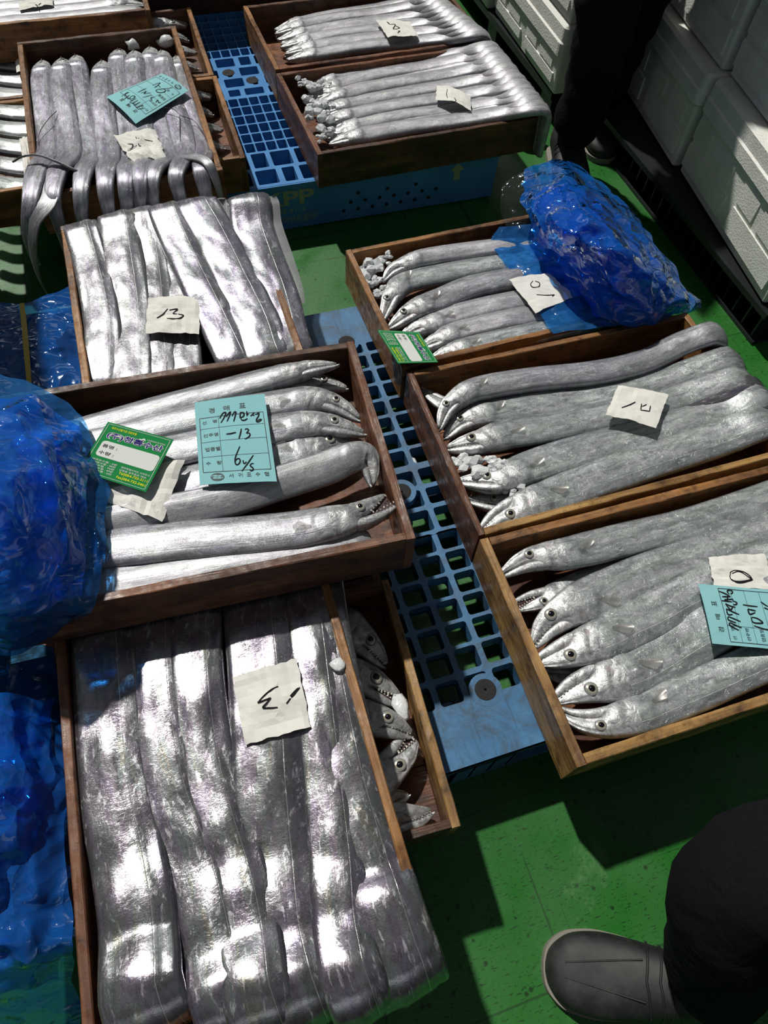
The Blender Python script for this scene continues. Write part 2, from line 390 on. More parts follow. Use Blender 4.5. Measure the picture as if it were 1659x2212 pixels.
# for a vertical crate: side near -> +x side, side far -> -x side
cE = crate_v('wooden fish crate with paper 13 on wide hairtails hanging over its far board', -.232, .775, .35, R(.4), (W_MID, W_MID, W_RED, W_DK), W=.419)
crate('topmost reddish wooden crate carrying the pale blue slip and green card', -.094, .685, .3515, .69, .415, .0985, R(-3.2), (W_RED, W_DK, W_MID, W_RED))
# near right column
crate('wooden fish crate half covered by the blue film bundle', .390 + .345, 1.168, .15, .69, .395, .1, R(2.0), (W_MID, W_MID, W_MID, W_MID))
crate_h('wooden fish crate between two others, with a paper marked 1 and square', .402, .529, .252, R(.2), (W_LT, W_MID, W_RED, W_MID), left=True, H=.1015)
crate_h('wooden fish crate on the pallet corner nearest the black shoe, blue slip inside', .402, .102, .25, R(-.4), (W_LT, W_MID, W_LT, W_MID), left=True, H=.0995, W=.42, T=.017)
# far pallet
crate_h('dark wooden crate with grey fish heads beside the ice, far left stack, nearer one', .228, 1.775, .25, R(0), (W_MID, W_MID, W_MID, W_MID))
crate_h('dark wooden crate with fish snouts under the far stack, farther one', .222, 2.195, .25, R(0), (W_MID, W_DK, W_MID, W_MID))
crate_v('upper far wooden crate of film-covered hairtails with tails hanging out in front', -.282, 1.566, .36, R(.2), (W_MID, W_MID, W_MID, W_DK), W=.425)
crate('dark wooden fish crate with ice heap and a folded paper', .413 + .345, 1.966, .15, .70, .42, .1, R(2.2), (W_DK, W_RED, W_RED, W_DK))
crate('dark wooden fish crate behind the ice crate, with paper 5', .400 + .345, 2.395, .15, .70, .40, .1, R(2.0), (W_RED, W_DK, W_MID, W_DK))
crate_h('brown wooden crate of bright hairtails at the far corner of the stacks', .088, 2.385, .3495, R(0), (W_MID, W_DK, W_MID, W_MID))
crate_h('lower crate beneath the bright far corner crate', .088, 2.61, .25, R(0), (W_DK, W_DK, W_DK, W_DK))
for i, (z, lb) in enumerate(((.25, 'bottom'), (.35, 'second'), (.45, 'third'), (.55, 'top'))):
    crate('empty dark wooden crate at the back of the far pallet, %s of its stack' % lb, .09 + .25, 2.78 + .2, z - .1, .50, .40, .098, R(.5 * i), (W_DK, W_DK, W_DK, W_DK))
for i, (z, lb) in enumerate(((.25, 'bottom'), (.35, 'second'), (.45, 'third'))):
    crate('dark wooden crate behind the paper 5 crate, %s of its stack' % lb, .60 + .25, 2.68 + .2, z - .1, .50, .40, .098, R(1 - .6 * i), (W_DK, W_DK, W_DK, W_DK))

# ------------------------------------------------------------------ pallets
def rrect(x0, y0, x1, y1, r, k=3):
    P = []
    for cx, cy, a in ((x1-r, y0+r, -90), (x1-r, y1-r, 0), (x0+r, y1-r, 90), (x0+r, y0+r, 180)):
        for i in range(k + 1):
            t = math.radians(a + 90 * i / k); P.append((cx + r*math.cos(t), cy + r*math.sin(t)))
    return P
def holed_cell(mb, cell, hole, z1, z0, r=.006, k=3):
    """top face of a cell around a rounded hole, with the hole's walls down to z0"""
    x0, y0, x1, y1 = cell; hx0, hy0, hx1, hy1 = hole
    P = rrect(hx0, hy0, hx1, hy1, r, k); n = len(P)
    cor = [(x1, y0), (x1, y1), (x0, y1), (x0, y0)]
    V = [(x, y, z1) for x, y in P] + [(x, y, z0) for x, y in P] + [(x, y, z1) for x, y in cor]
    Fc = []
    for q in range(4):
        a = q * (k + 1)
        for i in range(k): Fc.append((2*n + q, a + i + 1, a + i))
        b = (a + k + 1) % n
        Fc.append((2*n + q, 2*n + (q+1) % 4, b, a + k))
    Fc += [(i, (i+1) % n, n + (i+1) % n, n + i) for i in range(n)]
    mb.add(V, Fc)
def disc(parent, x, y, z, r=.0195, r_pad=0):
    n = 28; V = []; Fc = []
    prof = [(r, -.002), (r, .0008), (r*.95, .0010), (.003, .0009), (.002, .0004)]
    for rr, zz in prof:
        V += [(x + rr*math.cos(6.2832*i/n), y + rr*math.sin(6.2832*i/n), z + zz) for i in range(n)]
    for j in range(len(prof)-1):
        Fc += [(j*n+i, j*n+(i+1) % n, (j+1)*n+(i+1) % n, (j+1)*n+i) for i in range(n)]
    Fc.append(tuple((len(prof)-1)*n+i for i in range(n)))
    mk('anti_slip_disc', V, Fc, DISC, parent)
    if r_pad:
        V = [(x + q*math.cos(6.2832*i/n), y + q*math.sin(6.2832*i/n), z + zz) for q, zz in ((r_pad, -.02), (r_pad, .0004)) for i in range(n)]
        mk('disc_pad', V, [tuple(n + i for i in range(n))] + [(i, (i+1) % n, n+(i+1) % n, n+i) for i in range(n)], PAL, parent, smooth=False)
# near pallet  x -.25..0.85  y .168..1.268, top .15
pn = empty('plastic_pallet', (0, 0, 0)); tag(pn, 'worn light blue plastic pallet with square holes beneath the nearer crates', 'pallet')
X0, X1, Y0, Y1, ZT = -.25, .85, .168, 1.268, .1495
dk = MB()
pitch = .0487
def solid(x0, x1, y0, y1, z1=ZT, z0=ZT - .022): dk.box((x0, y0, z0), (x1, y1, z1))
solid(X0, X1, Y0, .272); solid(X0, X1, 1.150, Y1)
lower_rows = [(.2745, .3125)] + [(.327 + i*pitch, .3755 + i*pitch - .001) for i in range(5)]
lower_rows[1:] = [(.3265 + i*.0485, .3765 + i*.0485 - .012) for i in range(6)]
up_rows = [(.618, .663), (.677, .713), (.727, .763)] + [(.782 + i*.0478, .818 + i*.0478) for i in range(7)] + [(1.118, 1.143)]
def rowset(rows, xoff, ya, yb):
    edges = [ya] + [(a[1] + b[0]) / 2 for a, b in zip(rows, rows[1:])] + [yb]
    n0 = int(math.floor((X0 - xoff) / .0545)) + 1
    xs = [xoff + i * .0545 for i in range(n0, n0 + 21)]
    xs = [x for x in xs if x - .007 > X0 and x + .047 < X1 + .01]
    for j, (a, b) in enumerate(rows):
        prev = X0
        for i, x in enumerate(xs):
            nx = x + .0475 if i < len(xs) - 1 else X1
            big = abs((x + .021) - .30) < 9
            holed_cell(dk, (prev, edges[j], nx, edges[j+1]), (x - .0012, a - .0017, x + .0418, b + .0017), ZT, ZT - .035)
            prev = nx
rowset(lower_rows, .3065 - .0545 * 0, .272, .5925 + .012)
rowset(up_rows, .3315 - .0125, .6045, 1.150)
mk('deck', dk.v, dk.f, PAL, pn, smooth=False)
sk = MB()
for (a, b) in (((X0, Y0), (X1, Y0 + .006)), ((X0, Y1 - .006), (X1, Y1)), ((X0, Y0), (X0 + .006, Y1)), ((X1 - .006, Y0), (X1, Y1))):
    sk.box((a[0], a[1], ZT - .04), (b[0], b[1], ZT - .001))
mk('rim', sk.v, sk.f, PAL, pn, smooth=False)
for i in range(3):
    for j in range(3):
        b = MB(); w = .12; x = [X0, .30 - w/2, X1 - w][i]; y = [Y0, (Y0+Y1)/2 - w/2, Y1 - w][j]
        if i == 1 and j == 1: x -= .03
        for a in range(4):
            b.box((x, y + a*w/3.2, .018), (x + w, y + a*w/3.2 + .005, ZT - .03)); b.box((x + a*w/3.2, y, .018), (x + a*w/3.2 + .005, y + w, ZT - .03))
        mk('leg', b.v, b.f, PAL, pn, smooth=False)
for j, y in enumerate((Y0, (Y0+Y1)/2 - .06, Y1 - .12)):
    b = MB(); b.box((X0, y, .001), (X1, y + .022, .018)); b.box((X0, y + .098, .001), (X1, y + .12, .018)); b.box((X0, y+.022, .001), (X0+.06, y+.098, .018)); b.box((X1-.06, y+.022, .001), (X1, y+.098, .018))
    mk('bottom_runner', b.v, b.f, PAL, pn, smooth=False)
for (x, y) in ((.336, .281), (.324, .720), (.33, 1.158), (.10, .281), (.56, .281)): disc(pn, x, y, ZT, .0195, .030)
# far pallet
pf = empty('plastic_pallet', (0, 0, 0)); tag(pf, 'clean bright blue plastic pallet with fine grid and faded letters on its side, farther away', 'pallet')
fx0, fx1, fy0, fy1 = -.13, .985, 1.785, 2.885
dk = MB()
ya, yb = fy0, 1.868
x = fx0; i = 0
def cells(y0, y1, hy0, hy1, xs):
    """xs: list of (cell x0, cell x1, hole x0, hole x1)"""
    for a, b, c, d in xs: holed_cell(dk, (a, y0, b, y1), (c, hy0, d, hy1), ZT, ZT - .07, .004, 2)
def seq(x_start, pattern, xmax, off):
    out = []; x = x_start; i = 0
    while x < xmax - .02:
        w, l, r_ = pattern[i % len(pattern)]
        x2 = min(x + w, xmax)
        if x2 - x < .03: break
        out.append((x, x2, x + l, max(x + l + .01, x2 - r_))); x = x2; i += 1
    if out: a = out[-1]; out[-1] = (a[0], xmax, a[2], max(a[2] + .01, min(a[3], xmax - .006)))
    return out
BIG, SM = (.070, .005, .005), (.058, .012, .010)
cells(fy0, 1.868, 1.797, 1.862, seq(fx0, [BIG, SM], fx1, 0))
cells(1.868, 1.950, 1.875, 1.944, seq(fx0 + .0, [(.062, .010, .010), (.066, .004, .004)], fx1, 0))
ys = [1.950 + i * .0485 for i in range(7)]
for j in range(6):
    cells(ys[j], ys[j+1], ys[j] + .003, ys[j+1] - .003, seq(fx0, [(.032, .002, .002)], fx1, 0))
cells(ys[6], 2.300, ys[6] + .012, 2.290, seq(fx0, [SM, BIG], fx1, 0))
cells(2.300, 2.360, 2.306, 2.354, seq(fx0, [BIG, (.06, .022, .022)], fx1, 0))
cells(2.360, 2.420, 2.366, 2.414, seq(fx0, [(.06, .022, .022), BIG], fx1, 0))
cells(2.420, 2.485, 2.428, 2.478, seq(fx0, [BIG, SM], fx1, 0))
ys = [2.485 + i * .0485 for i in range(7)]
for j in range(6):
    cells(ys[j], ys[j+1], ys[j] + .003, ys[j+1] - .003, seq(fx0, [(.032, .002, .002)], fx1, 0))
cells(ys[6], fy1, ys[6] + .01, fy1 - .01, seq(fx0, [BIG, SM], fx1, 0))
mk('deck', dk.v, dk.f, PAL2, pf, smooth=False)
for nm, a, b in (('front_panel', (fx0, fy0, .004), (fx1, fy0 + .006, ZT - .0005)), ('back_panel', (fx0, fy1 - .006, .004), (fx1, fy1, ZT - .0005)), ('end_panel', (fx0, fy0 + .006, .004), (fx0 + .006, fy1 - .006, ZT - .0005)), ('end_panel', (fx1 - .006, fy0 + .006, .004), (fx1, fy1 - .006, ZT - .0005))):
    b_ = MB(); b_.box(a, b); mk(nm, b_.v, b_.f, PAL2, pf, smooth=False)
b_ = MB(); b_.box((fx0 - .004, fy0 - .005, ZT - .014), (fx1 + .004, fy0, ZT - .0008)); mk('lip', b_.v, b_.f, PAL2, pf, smooth=False)
for (x, y) in ((.288, 2.392), (.353, 2.332)): disc(pf, x, y, ZT + .0003)
hb = MB()
for i in range(7):
    for j in range(2 + (i % 2)):
        x = .50 + i * .045 + (j % 2) * .022; z = .035 + j * .026
        n = 10; V = [(x, fy0 - .0008, z)] + [(x + .006*math.cos(6.283*k/n), fy0 - .0008, z + .006*math.sin(6.283*k/n)) for k in range(n)]
        hb.add(V, [(0, 1 + k, 1 + (k+1) % n) for k in range(n)])
mk('drain_holes', hb.v, hb.f, BLACKP, pf, smooth=False)

# ------------------------------------------------------------------ text
def glyphs(s, bold=0.0):
    cu = bpy.data.curves.new('t', 'FONT'); cu.body = s; cu.offset = bold
    o = bpy.data.objects.new('t', cu); COL.objects.link(o)
    dg = bpy.context.evaluated_depsgraph_get(); dg.update()
    me = o.evaluated_get(dg).to_mesh()
    V = [(v.co.x, v.co.y) for v in me.vertices]; Fc = [tuple(p.vertices) for p in me.polygons]
    bpy.data.objects.remove(o); bpy.data.curves.remove(cu)
    return V, Fc
def text_mesh(mb, S, s, u0, v0, h, w=None, bold=0.0, aspect=1.0, lift=0.0):
    """put s with cap height h (v units) at u0, baseline v0; S(u, v, lift) gives the 3-D point; w = total width in u"""
    V, Fc = glyphs(s, bold)
    if not V: return
    x0 = min(p[0] for p in V); x1 = max(p[0] for p in V); y0 = min(p[1] for p in V); y1 = max(p[1] for p in V)
    ku = (w / (x1 - x0)) if w else h / (y1 - y0) * aspect
    kv = h / (y1 - y0)
    mb.add([S(u0 + (p[0] - x0) * ku, v0 - (p[1] - y0) * kv, lift) for p in V], Fc)
def stroke_mesh(mb, pts, w, up=Vector((0, 0, 1))):
    """flat brush stroke through 3-D points"""
    P = cr(pts, 6) if len(pts) > 2 else [pts[0].lerp(pts[1], i/4) for i in range(5)]
    n = len(P); V = []
    for i, p in enumerate(P):
        d = (P[min(i+1, n-1)] - P[max(i-1, 0)]); d = d.normalized() if d.length else Vector((1, 0, 0))
        sd = up.cross(d).normalized(); f = .6 + .4 * math.sin(math.pi * min(1, max(0, (i + .6) / n)))
        V += [p + sd * w/2 * f, p - sd * w/2 * f]
    mb.add(V, [(2*i, 2*i+1, 2*i+3, 2*i+2) for i in range(n-1)])
mb = MB()
S = lambda u, v, l: Vector((u, fy0 - .0065 - l, v))
def SF(u, v, l): return Vector((u, fy0 - .0008, v))
def wall_text(mb, s, x, z, h, w=None, bold=0.0):
    V, Fc = glyphs(s, bold); x0 = min(p[0] for p in V); x1 = max(p[0] for p in V); y0 = min(p[1] for p in V); y1 = max(p[1] for p in V)
    k = h / (y1 - y0); ku = w / (x1 - x0) if w else k
    mb.add([(x + (p[0]-x0)*ku, fy0 - .0008, z + (p[1]-y0)*k) for p in V], Fc)
wall_text(mb, 'KPP', .262, .082, .045, .150, .03)
wall_text(mb, '1588-9113', .283, .056, .014, .10)
wall_text(mb, '한국파렛트풀㈜', .272, .024, .022, .145)
mb.add([(.845, fy0-.0008, .08), (.865, fy0-.0008, .08), (.865, fy0-.0008, .11), (.845, fy0-.0008, .11), (.832, fy0-.0008, .11), (.878, fy0-.0008, .11), (.855, fy0-.0008, .135)], [(0,1,2,3), (4,5,6)])
mk('stencilled_lettering', mb.v, mb.f, STENC, pf, smooth=False)
# ------------------------------------------------------------------ fish
TD = [(0, .055), (.04, .11), (.2, .235), (.35, .305), (.5, .365), (.7, .425), (.85, .465), (1, .485), (1.15, .5)]
TVU = [(0, -.02), (.1, -.04), (.25, -.07), (.4, -.10), (.455, -.13), (.49, -.24), (.54, -.37), (.7, -.43), (.85, -.465), (1, -.475), (1.15, -.5)]
TVH = [(0, .06), (.15, .10), (.35, .155), (.6, .20), (.85, .22), (1, .215), (1.2, .20)]
class Fish:
    def __init__(s, P, w, flip, th, head, tail, lh, roll=0, wob=.0012, seed=0):
        s.P = cr(P, 16)
        s.cum = [0]
        for a, b in zip(s.P, s.P[1:]): s.cum.append(s.cum[-1] + (b - a).length)
        s.L = s.cum[-1]; s.w = w; s.flip = flip; s.th = th; s.head = head; s.tail = tail; s.lh = lh * w
        s.seed = seed; s.wob = wob; s.roll = roll; s.flat = .58 if head else .40
        # frames
        n = len(s.P); s.T = []; s.U = []
        for i in range(n):
            s.T.append((s.P[min(i+1, n-1)] - s.P[max(i-1, 0)]).normalized())
        u = Vector((0, 0, 1)).cross(s.T[0]).normalized(); u = Matrix.Rotation(roll, 3, s.T[0]) @ u
        for i in range(n):
            u = (u - s.T[i] * u.dot(s.T[i])).normalized(); s.U.append(u.copy())
    def fr(s, x):
        if x <= 0: return s.P[0] + s.T[0] * x, s.T[0], s.U[0]
        if x >= s.L: return s.P[-1] + s.T[-1] * (x - s.L), s.T[-1], s.U[-1]
        lo, hi = 0, len(s.cum) - 1
        while hi - lo > 1:
            m_ = (lo + hi) // 2
            if s.cum[m_] <= x: lo = m_
            else: hi = m_
        t = (x - s.cum[lo]) / max(1e-9, s.cum[hi] - s.cum[lo])
        return s.P[lo].lerp(s.P[hi], t), s.T[lo].lerp(s.T[hi], t).normalized(), s.U[lo].lerp(s.U[hi], t).normalized()
    def wid(s, x):
        f = x / s.L; k = 1.0
        t0, k1 = s.tail
        if f > t0: k = lerp(1, k1, sst(t0, 1.02, f))
        return s.w * k
    def M(s, x, t, h):
        """x along, t towards the back fin, h up"""
        p, T, U = s.fr(x); N = T.cross(U)
        return p + U * (t * s.flip) + N * h
    def sec(s, x):
        w = s.wid(x)
        if s.head:
            a = x / s.lh
            d, v, h = interp(TD, a), interp(TVU, a), interp(TVH, a) / .20
        else:
            k = min(1, .4 + x / .02 * .6); d, v, h = .5 * k, -.5 * k, k
        return d * w, v * w, h * s.th * (w / s.w) ** .7
    def hs(s, x, t):
        d, v, h = s.sec(x); m_ = (d + v) / 2; hw = (d - v) / 2
        c = max(-1, min(1, (t - m_) / hw)); q = math.sqrt(max(0, 1 - c*c)) ** (.38 if s.head and x < .5 * s.lh else s.flat)
        r = h * q
        w = s.w
        if s.head:
            a = x / s.lh; V = t / (w * .5)
            g = .98 - .17 * (V + .1) ** 2
            r += q * w * .045 * (1 - sst(g - .005, g + .045, a)) * sst(.45, .6, a)
            g2 = .66 - .1 * V
            r -= q * w * .02 * math.exp(-((a - g2) / .025) ** 2)
            e = math.hypot((x - .40 * s.lh), (t - .10 * w)) / (.175 * w)
            r += w * .012 * math.exp(-(e - 1) ** 2 / .05)
            r -= w * .012 * q * math.exp(-((a - .30) / .07) ** 2 - ((V - .02) / .10) ** 2)
        # soft ridge and side furrow of the flat body
        Vn = c
        r -= q * s.th * .12 * math.exp(-((Vn - .66) / .10) ** 2) + q * s.th * .05 * math.exp(-((Vn + .6) / .15) ** 2)
        p = Vector((x * 22, t * 55, s.seed * 3.7)); r += noise.noise(p) * s.wob * q
        p = Vector((x * 7, t * 8, s.seed * 1.7)); r += noise.noise(p) * s.wob * 1.8 * q
        return r
def build_fish(label, P, w=.07, flip=1, th=.014, head=True, tail=(.8, .6), lh=1.8, mat=None, group=None, eye=True, jaw=8, fin=None, pect=True, roll=0, seed=0, wob=.0012, K=30, ds=.011, nm='hairtail_fish', eyes=1.0):
    mat = mat or F_STD
    f = Fish(P, w, flip, th, head, tail, lh, roll, wob, seed)
    xs = []
    if head:
        n = 34; xs = [f.lh * 1.14 * i / n for i in range(n)]
    else: xs = [0, .002, .005, .009]
    x = (xs[-1] + ds)
    while x < f.L: xs.append(x); x += ds
    xs.append(f.L)
    o0 = f.P[0].copy()
    V = []; UV = []; Fc = []; fm = []
    for x in xs:
        d, v, h = f.sec(x); m_ = (d + v) / 2; hw = (d - v) / 2
        ww = f.wid(x) / 2
        for j in range(K):
            ph = 2 * math.pi * j / K; t = m_ + hw * math.cos(ph)
            up = math.sin(ph)
            hh = f.hs(x, t) if up >= 0 else -h * (abs(up) ** .75)
            if abs(up) < 1e-6: hh = 0
            V.append(f.M(x, t, hh) - o0); UV.append((x + seed * .37, t / ww))
    n = len(xs)
    for i in range(n - 1):
        for j in range(K):
            q = (i*K + j, i*K + (j+1) % K, (i+1)*K + (j+1) % K, (i+1)*K + j)
            Fc.append(q if flip < 0 else q[::-1]); fm.append(1 if head and xs[i] < f.lh * .80 else 0)
    Fc.append(tuple(range(K)) if flip > 0 else tuple(range(K-1, -1, -1))); fm.append(0)
    e = tuple((n-1)*K + j for j in range(K)); Fc.append(e[::-1] if flip > 0 else e); fm.append(0)
    root = mk(nm, V, Fc, None, None, True, UV, o0, mats=[mat, F_HEAD], fm=fm)
    tag(root, label, 'fish', group)
    if head:
        # lower jaw
        hx, ht = .47 * f.lh, -.13 * w; ang = math.radians(jaw if jaw >= 10 else jaw * .3)
        def MJ(a, t, h):
            x = a * f.lh; dx, dt = x - hx, t - ht
            x2 = hx + dx * math.cos(ang) - dt * math.sin(ang); t2 = ht + dx * math.sin(ang) + dt * math.cos(ang)
            return f.M(x2, t2, h) - o0
        JT = [(-.04, -.018), (.1, -.030), (.25, -.058), (.4, -.088), (.5, -.11), (.62, -.16)]
        JB = [(-.04, -.06), (0, -.12), (.12, -.205), (.3, -.295), (.5, -.365), (.62, -.37)]
        V = []; Fc = []; kk = 12; aa = [-.04 + .66 * i / 14 for i in range(15)]
        for a in aa:
            t1, t0 = interp(JT, a) * w, interp(JB, a) * w; m_ = (t0+t1)/2; hw = (t1-t0)/2; h = interp(TVH, max(a, .02)) * w * .80 * (f.th / (.2 * w))
            for j in range(kk):
                ph = 2*math.pi*j/kk; V.append(MJ(a, m_ + hw*math.cos(ph), h * abs(math.sin(ph))**.36 * (1 if math.sin(ph) > 0 else -1)))
        for i in range(14):
            for j in range(kk):
                q = (i*kk+j, i*kk+(j+1) % kk, (i+1)*kk+(j+1) % kk, (i+1)*kk+j); Fc.append(q if flip < 0 else q[::-1])
        Fc.append(tuple(range(kk))); Fc.append(tuple(14*kk + j for j in range(kk)))
        jw = mk('lower_jaw', V, Fc, F_HEAD, root)
        # teeth on both jaws
        V = []; Fc = []
        hz = f.th * .5
        for up in (0, 1):
            for i in range(7):
                a = .03 + i * .045
                tt = (interp(TVU, a) if up else interp(JT, a)) * w
                ln = w * (.035 if i % 3 else .065) * (-1 if up else 1) * (1 if jaw >= 8 else .25)
                def MM(aa_, t_, h_): return (f.M(aa_ * f.lh, t_, h_) - o0) if up else MJ(aa_, t_, h_)
                b = len(V); r = .0042 / 1.0 * (w / .08)
                V += [MM(a - r / f.lh * .5, tt, hz), MM(a + r / f.lh * .5, tt, hz), MM(a, tt, hz + r * .6), MM(a, tt + ln, hz)]
                Fc += [(b, b+1, b+3), (b+1, b+2, b+3), (b+2, b, b+3)]
        mk('teeth', V, Fc, TOOTH, jw, smooth=False)
        # dark inside of the mouth
        V = [f.M(0, 0, 0) - o0, f.M(.46 * f.lh, -.06 * w, 0) - o0, MJ(.46, -.14 * w, 0), MJ(.02, -.06 * w, 0)]
        mk('mouth_lining', V, [(0, 1, 2, 3)], MOUTH, root, smooth=False)
        if eye:
            r = .138 * w * eyes; ex, et = .40 * f.lh, .10 * w; eh = f.hs(ex, et) - r * .12
            V = []; UV = []; Fc = []; nr, na = 9, 24
            for i in range(nr + 1):
                q = i / nr
                for j in range(na):
                    A = 6.28318 * j / na
                    V.append(f.M(ex + r*q*math.cos(A), et + r*q*math.sin(A), eh + r * .42 * math.sqrt(max(0, 1 - q*q*.92)) - (r * .2 if i == nr else 0)) - o0); UV.append((q, 0))
            for i in range(nr):
                for j in range(na): Fc.append((i*na+j, i*na+(j+1) % na, (i+1)*na+(j+1) % na, (i+1)*na+j))
            ey = mk('eye', V, Fc, IRIS, root, uv=UV)
            V = []; Fc = []
            for i in range(6):
                q = i / 5
                for j in range(20):
                    A = 6.28318 * j / 20
                    V.append(f.M(ex + r*.44*q*math.cos(A), et + r*.44*q*math.sin(A), eh + r*.42 + r * .13 * math.sqrt(max(0, 1 - q*q)) - r*.06*q) - o0)
            for i in range(5):
                for j in range(20): Fc.append((i*20+j, i*20+(j+1) % 20, (i+1)*20+(j+1) % 20, (i+1)*20+j))
            mk('pupil', V, Fc, PUPIL, ey)
        if pect:
            x0, t0 = f.lh * 1.02, -.12 * w; V = []; UV = []; Fc = []
            ang = math.radians(pect if not isinstance(pect, bool) else (18 + 22 * math.sin(seed * 5.1)))
            for i in range(7):
                q = i / 6; L_ = .44 * w * q; sp = .04 * w + .09 * w * q
                for j in range(8):
                    k = j / 7 - .5
                    dx, dt = L_ * (1 - .5 * abs(k + .15)), k * sp * 2
                    xx = x0 + dx*math.cos(ang) - dt*math.sin(ang); tt = t0 + dx*math.sin(ang) + dt*math.cos(ang)
                    V.append(f.M(xx, tt, f.hs(xx, tt) + .0012 + .10 * w * q * q * (1 if not j % 2 else .94)) - o0); UV.append((k * .03, q * .1))
            for i in range(6):
                for j in range(7): Fc.append((i*8+j, i*8+j+1, (i+1)*8+j+1, (i+1)*8+j))
            mk('pectoral_fin', V, Fc, PFIN, root, uv=UV)
    if fin:
        fa, fb, fw = fin[:3]; dn = fin[3] if len(fin) > 3 else -.10
        V = []; UV = []; Fc = []; n = 60
        for i in range(n + 1):
            x = f.L * lerp(fa, fb, i / n); w_ = f.wid(x); d, v, h = f.sec(x)
            side = 1
            k = math.sin(math.pi * min(1, max(0, (i + 2) / (n + 4)))) ** .3
            for j in range(5):
                q = j / 4
                V.append(f.M(x - q * .006, (d - .006 + q * fw * k), f.th * .15 + dn * fw * q * q + noise.noise(Vector((x * 30, q, seed))) * .0016 * q) - o0); UV.append((x, q))
        for i in range(n):
            for j in range(4): Fc.append((i*5+j, i*5+j+1, (i+1)*5+j+1, (i+1)*5+j))
        mk('dorsal_fin', V, Fc, FIN, root, uv=UV)
    return root
def over(P, d, r=.035, drop=.1, n=4, rise=.0):
    """append a curl over a rim: from the last point towards unit dir d, then down"""
    p = P[-1]; out = list(P)
    for i in range(1, n + 1):
        a = math.pi / 2 * i / n
        out.append(Vector((p.x + d[0]*r*math.sin(a), p.y + d[1]*r*math.sin(a), p.z + rise - r*(1 - math.cos(a)))))
    q = out[-1]; out.append(Vector((q.x + d[0]*.004, q.y + d[1]*.004, q.z - drop))); return out
random.seed(4)
# ---- nearest crate: wide mirror-like bodies running under the slip crate and out over the near board
ord_ = ['first', 'second', 'third', 'fourth', 'fifth', 'sixth', 'seventh', 'eighth', 'ninth', 'tenth', 'eleventh', 'twelfth']
def B(px, z, **k):
    P = AT(px, z); return P
nearB = [
 ([(215, 1240, 0.3294), (226, 1340, 0.3309), (231, 1440, 0.3310), (238, 1560, 0.3310), (250, 1700, 0.3310), (278, 1840, 0.3310), (287, 1890, 0.3344), (294, 1930, 0.3371), (300, 1975, 0.3390), (303, 2020, 0.3400), (304, 2060, 0.3475), (305, 2100, 0.3550), (305, 2130, 0.3580)], 0.099, (.1, .95, .028)),
 ([(330, 1210, 0.3285), (336, 1340, 0.3304), (338, 1440, 0.3310), (348, 1560, 0.3310), (372, 1700, 0.3310), (422, 1840, 0.3310), (437, 1890, 0.3325), (448, 1930, 0.3352), (459, 1975, 0.3383), (468, 2020, 0.3394), (474, 2060, 0.3422), (480, 2100, 0.3498), (485, 2130, 0.3552)], 0.088, None),
 ([(425, 1190, 0.3288), (425, 1240, 0.3296), (424, 1340, 0.3310), (425, 1440, 0.3310), (436, 1560, 0.3310), (459, 1700, 0.3310), (500, 1840, 0.3320), (513, 1890, 0.3354), (524, 1930, 0.3381), (533, 1975, 0.3393), (540, 2020, 0.3426), (545, 2060, 0.3501), (549, 2100, 0.3564), (553, 2130, 0.3594)], 0.084, None),
 ([(545, 1170, 0.3281), (550, 1240, 0.3291), (558, 1340, 0.3306), (568, 1440, 0.3310), (577, 1560, 0.3310), (584, 1700, 0.3310), (595, 1840, 0.3310), (599, 1890, 0.3335), (602, 1930, 0.3362), (606, 1975, 0.3387), (612, 2020, 0.3397), (620, 2060, 0.3449), (632, 2110, 0.3543)], 0.108, (.12, .97, .030)),
 ([(660, 1160, 0.3285), (664, 1240, 0.3297), (672, 1340, 0.3310), (683, 1440, 0.3310), (697, 1560, 0.3310), (712, 1700, 0.3310), (727, 1840, 0.3328), (731, 1890, 0.3362), (733, 1930, 0.3386), (736, 1975, 0.3396), (742, 2020, 0.3449), (750, 2060, 0.3524), (755, 2090, 0.3566)], 0.079, None),
 ([(668, 1150, 0.3280), (676, 1240, 0.3291), (688, 1340, 0.3306), (705, 1440, 0.3310), (727, 1560, 0.3310), (757, 1700, 0.3310), (797, 1840, 0.3310), (813, 1890, 0.3330), (826, 1930, 0.3428), (840, 1975, 0.3456), (854, 2020, 0.3466), (862, 2045, 0.3479)], 0.097, None)]
for i, (px, w, fin) in enumerate(nearB):
    P = over(AT(px), (.10, -1), .050, .12, 5)
    build_fish('wide mirror-bright hairtail in the nearest crate, %s from the blue film side' % ord_[i], P, w, 1 if i not in (0,) else 1, .016, False, (.97, .9), mat=F_MIR, fin=None if i == 0 else fin, seed=i + 1, wob=.0020, nm='hairtail_fish', ds=.009)
# reverse the back side for fins to sit on the right edge: see flip above
# ---- far "13" crate
farE = [
 ([(215, 850, .322), (222, 800, .328), (224, 718, .334), (212, 633, .336), (192, 552, .342), (178, 500, .352)], 0.075, None),
 ([(284, 850, .320), (284, 800, .328), (281, 660, .333), (262, 520, .342), (256, 478, .354)], 0.086, None),
 ([(345, 845, .320), (343, 790, .324), (337, 640, .326), (322, 530, .336), (312, 470, .352)], 0.073, None),
 ([(400, 840, .318), (397, 785, .322), (390, 650, .322), (372, 560, .326), (352, 480, .338)], 0.075, None),
 ([(520, 800, .322), (504, 765, .330), (468, 690, .338), (424, 600, .342), (382, 510, .350), (362, 460, .362)], 0.081, None),
 ([(590, 790, .322), (574, 755, .330), (552, 690, .338), (508, 600, .344), (458, 500, .350), (428, 446, .364)], 0.096, None),
 ([(640, 780, .318), (620, 735, .326), (600, 650, .334), (568, 560, .342), (545, 490, .352), (540, 440, .372)], 0.094, None)]
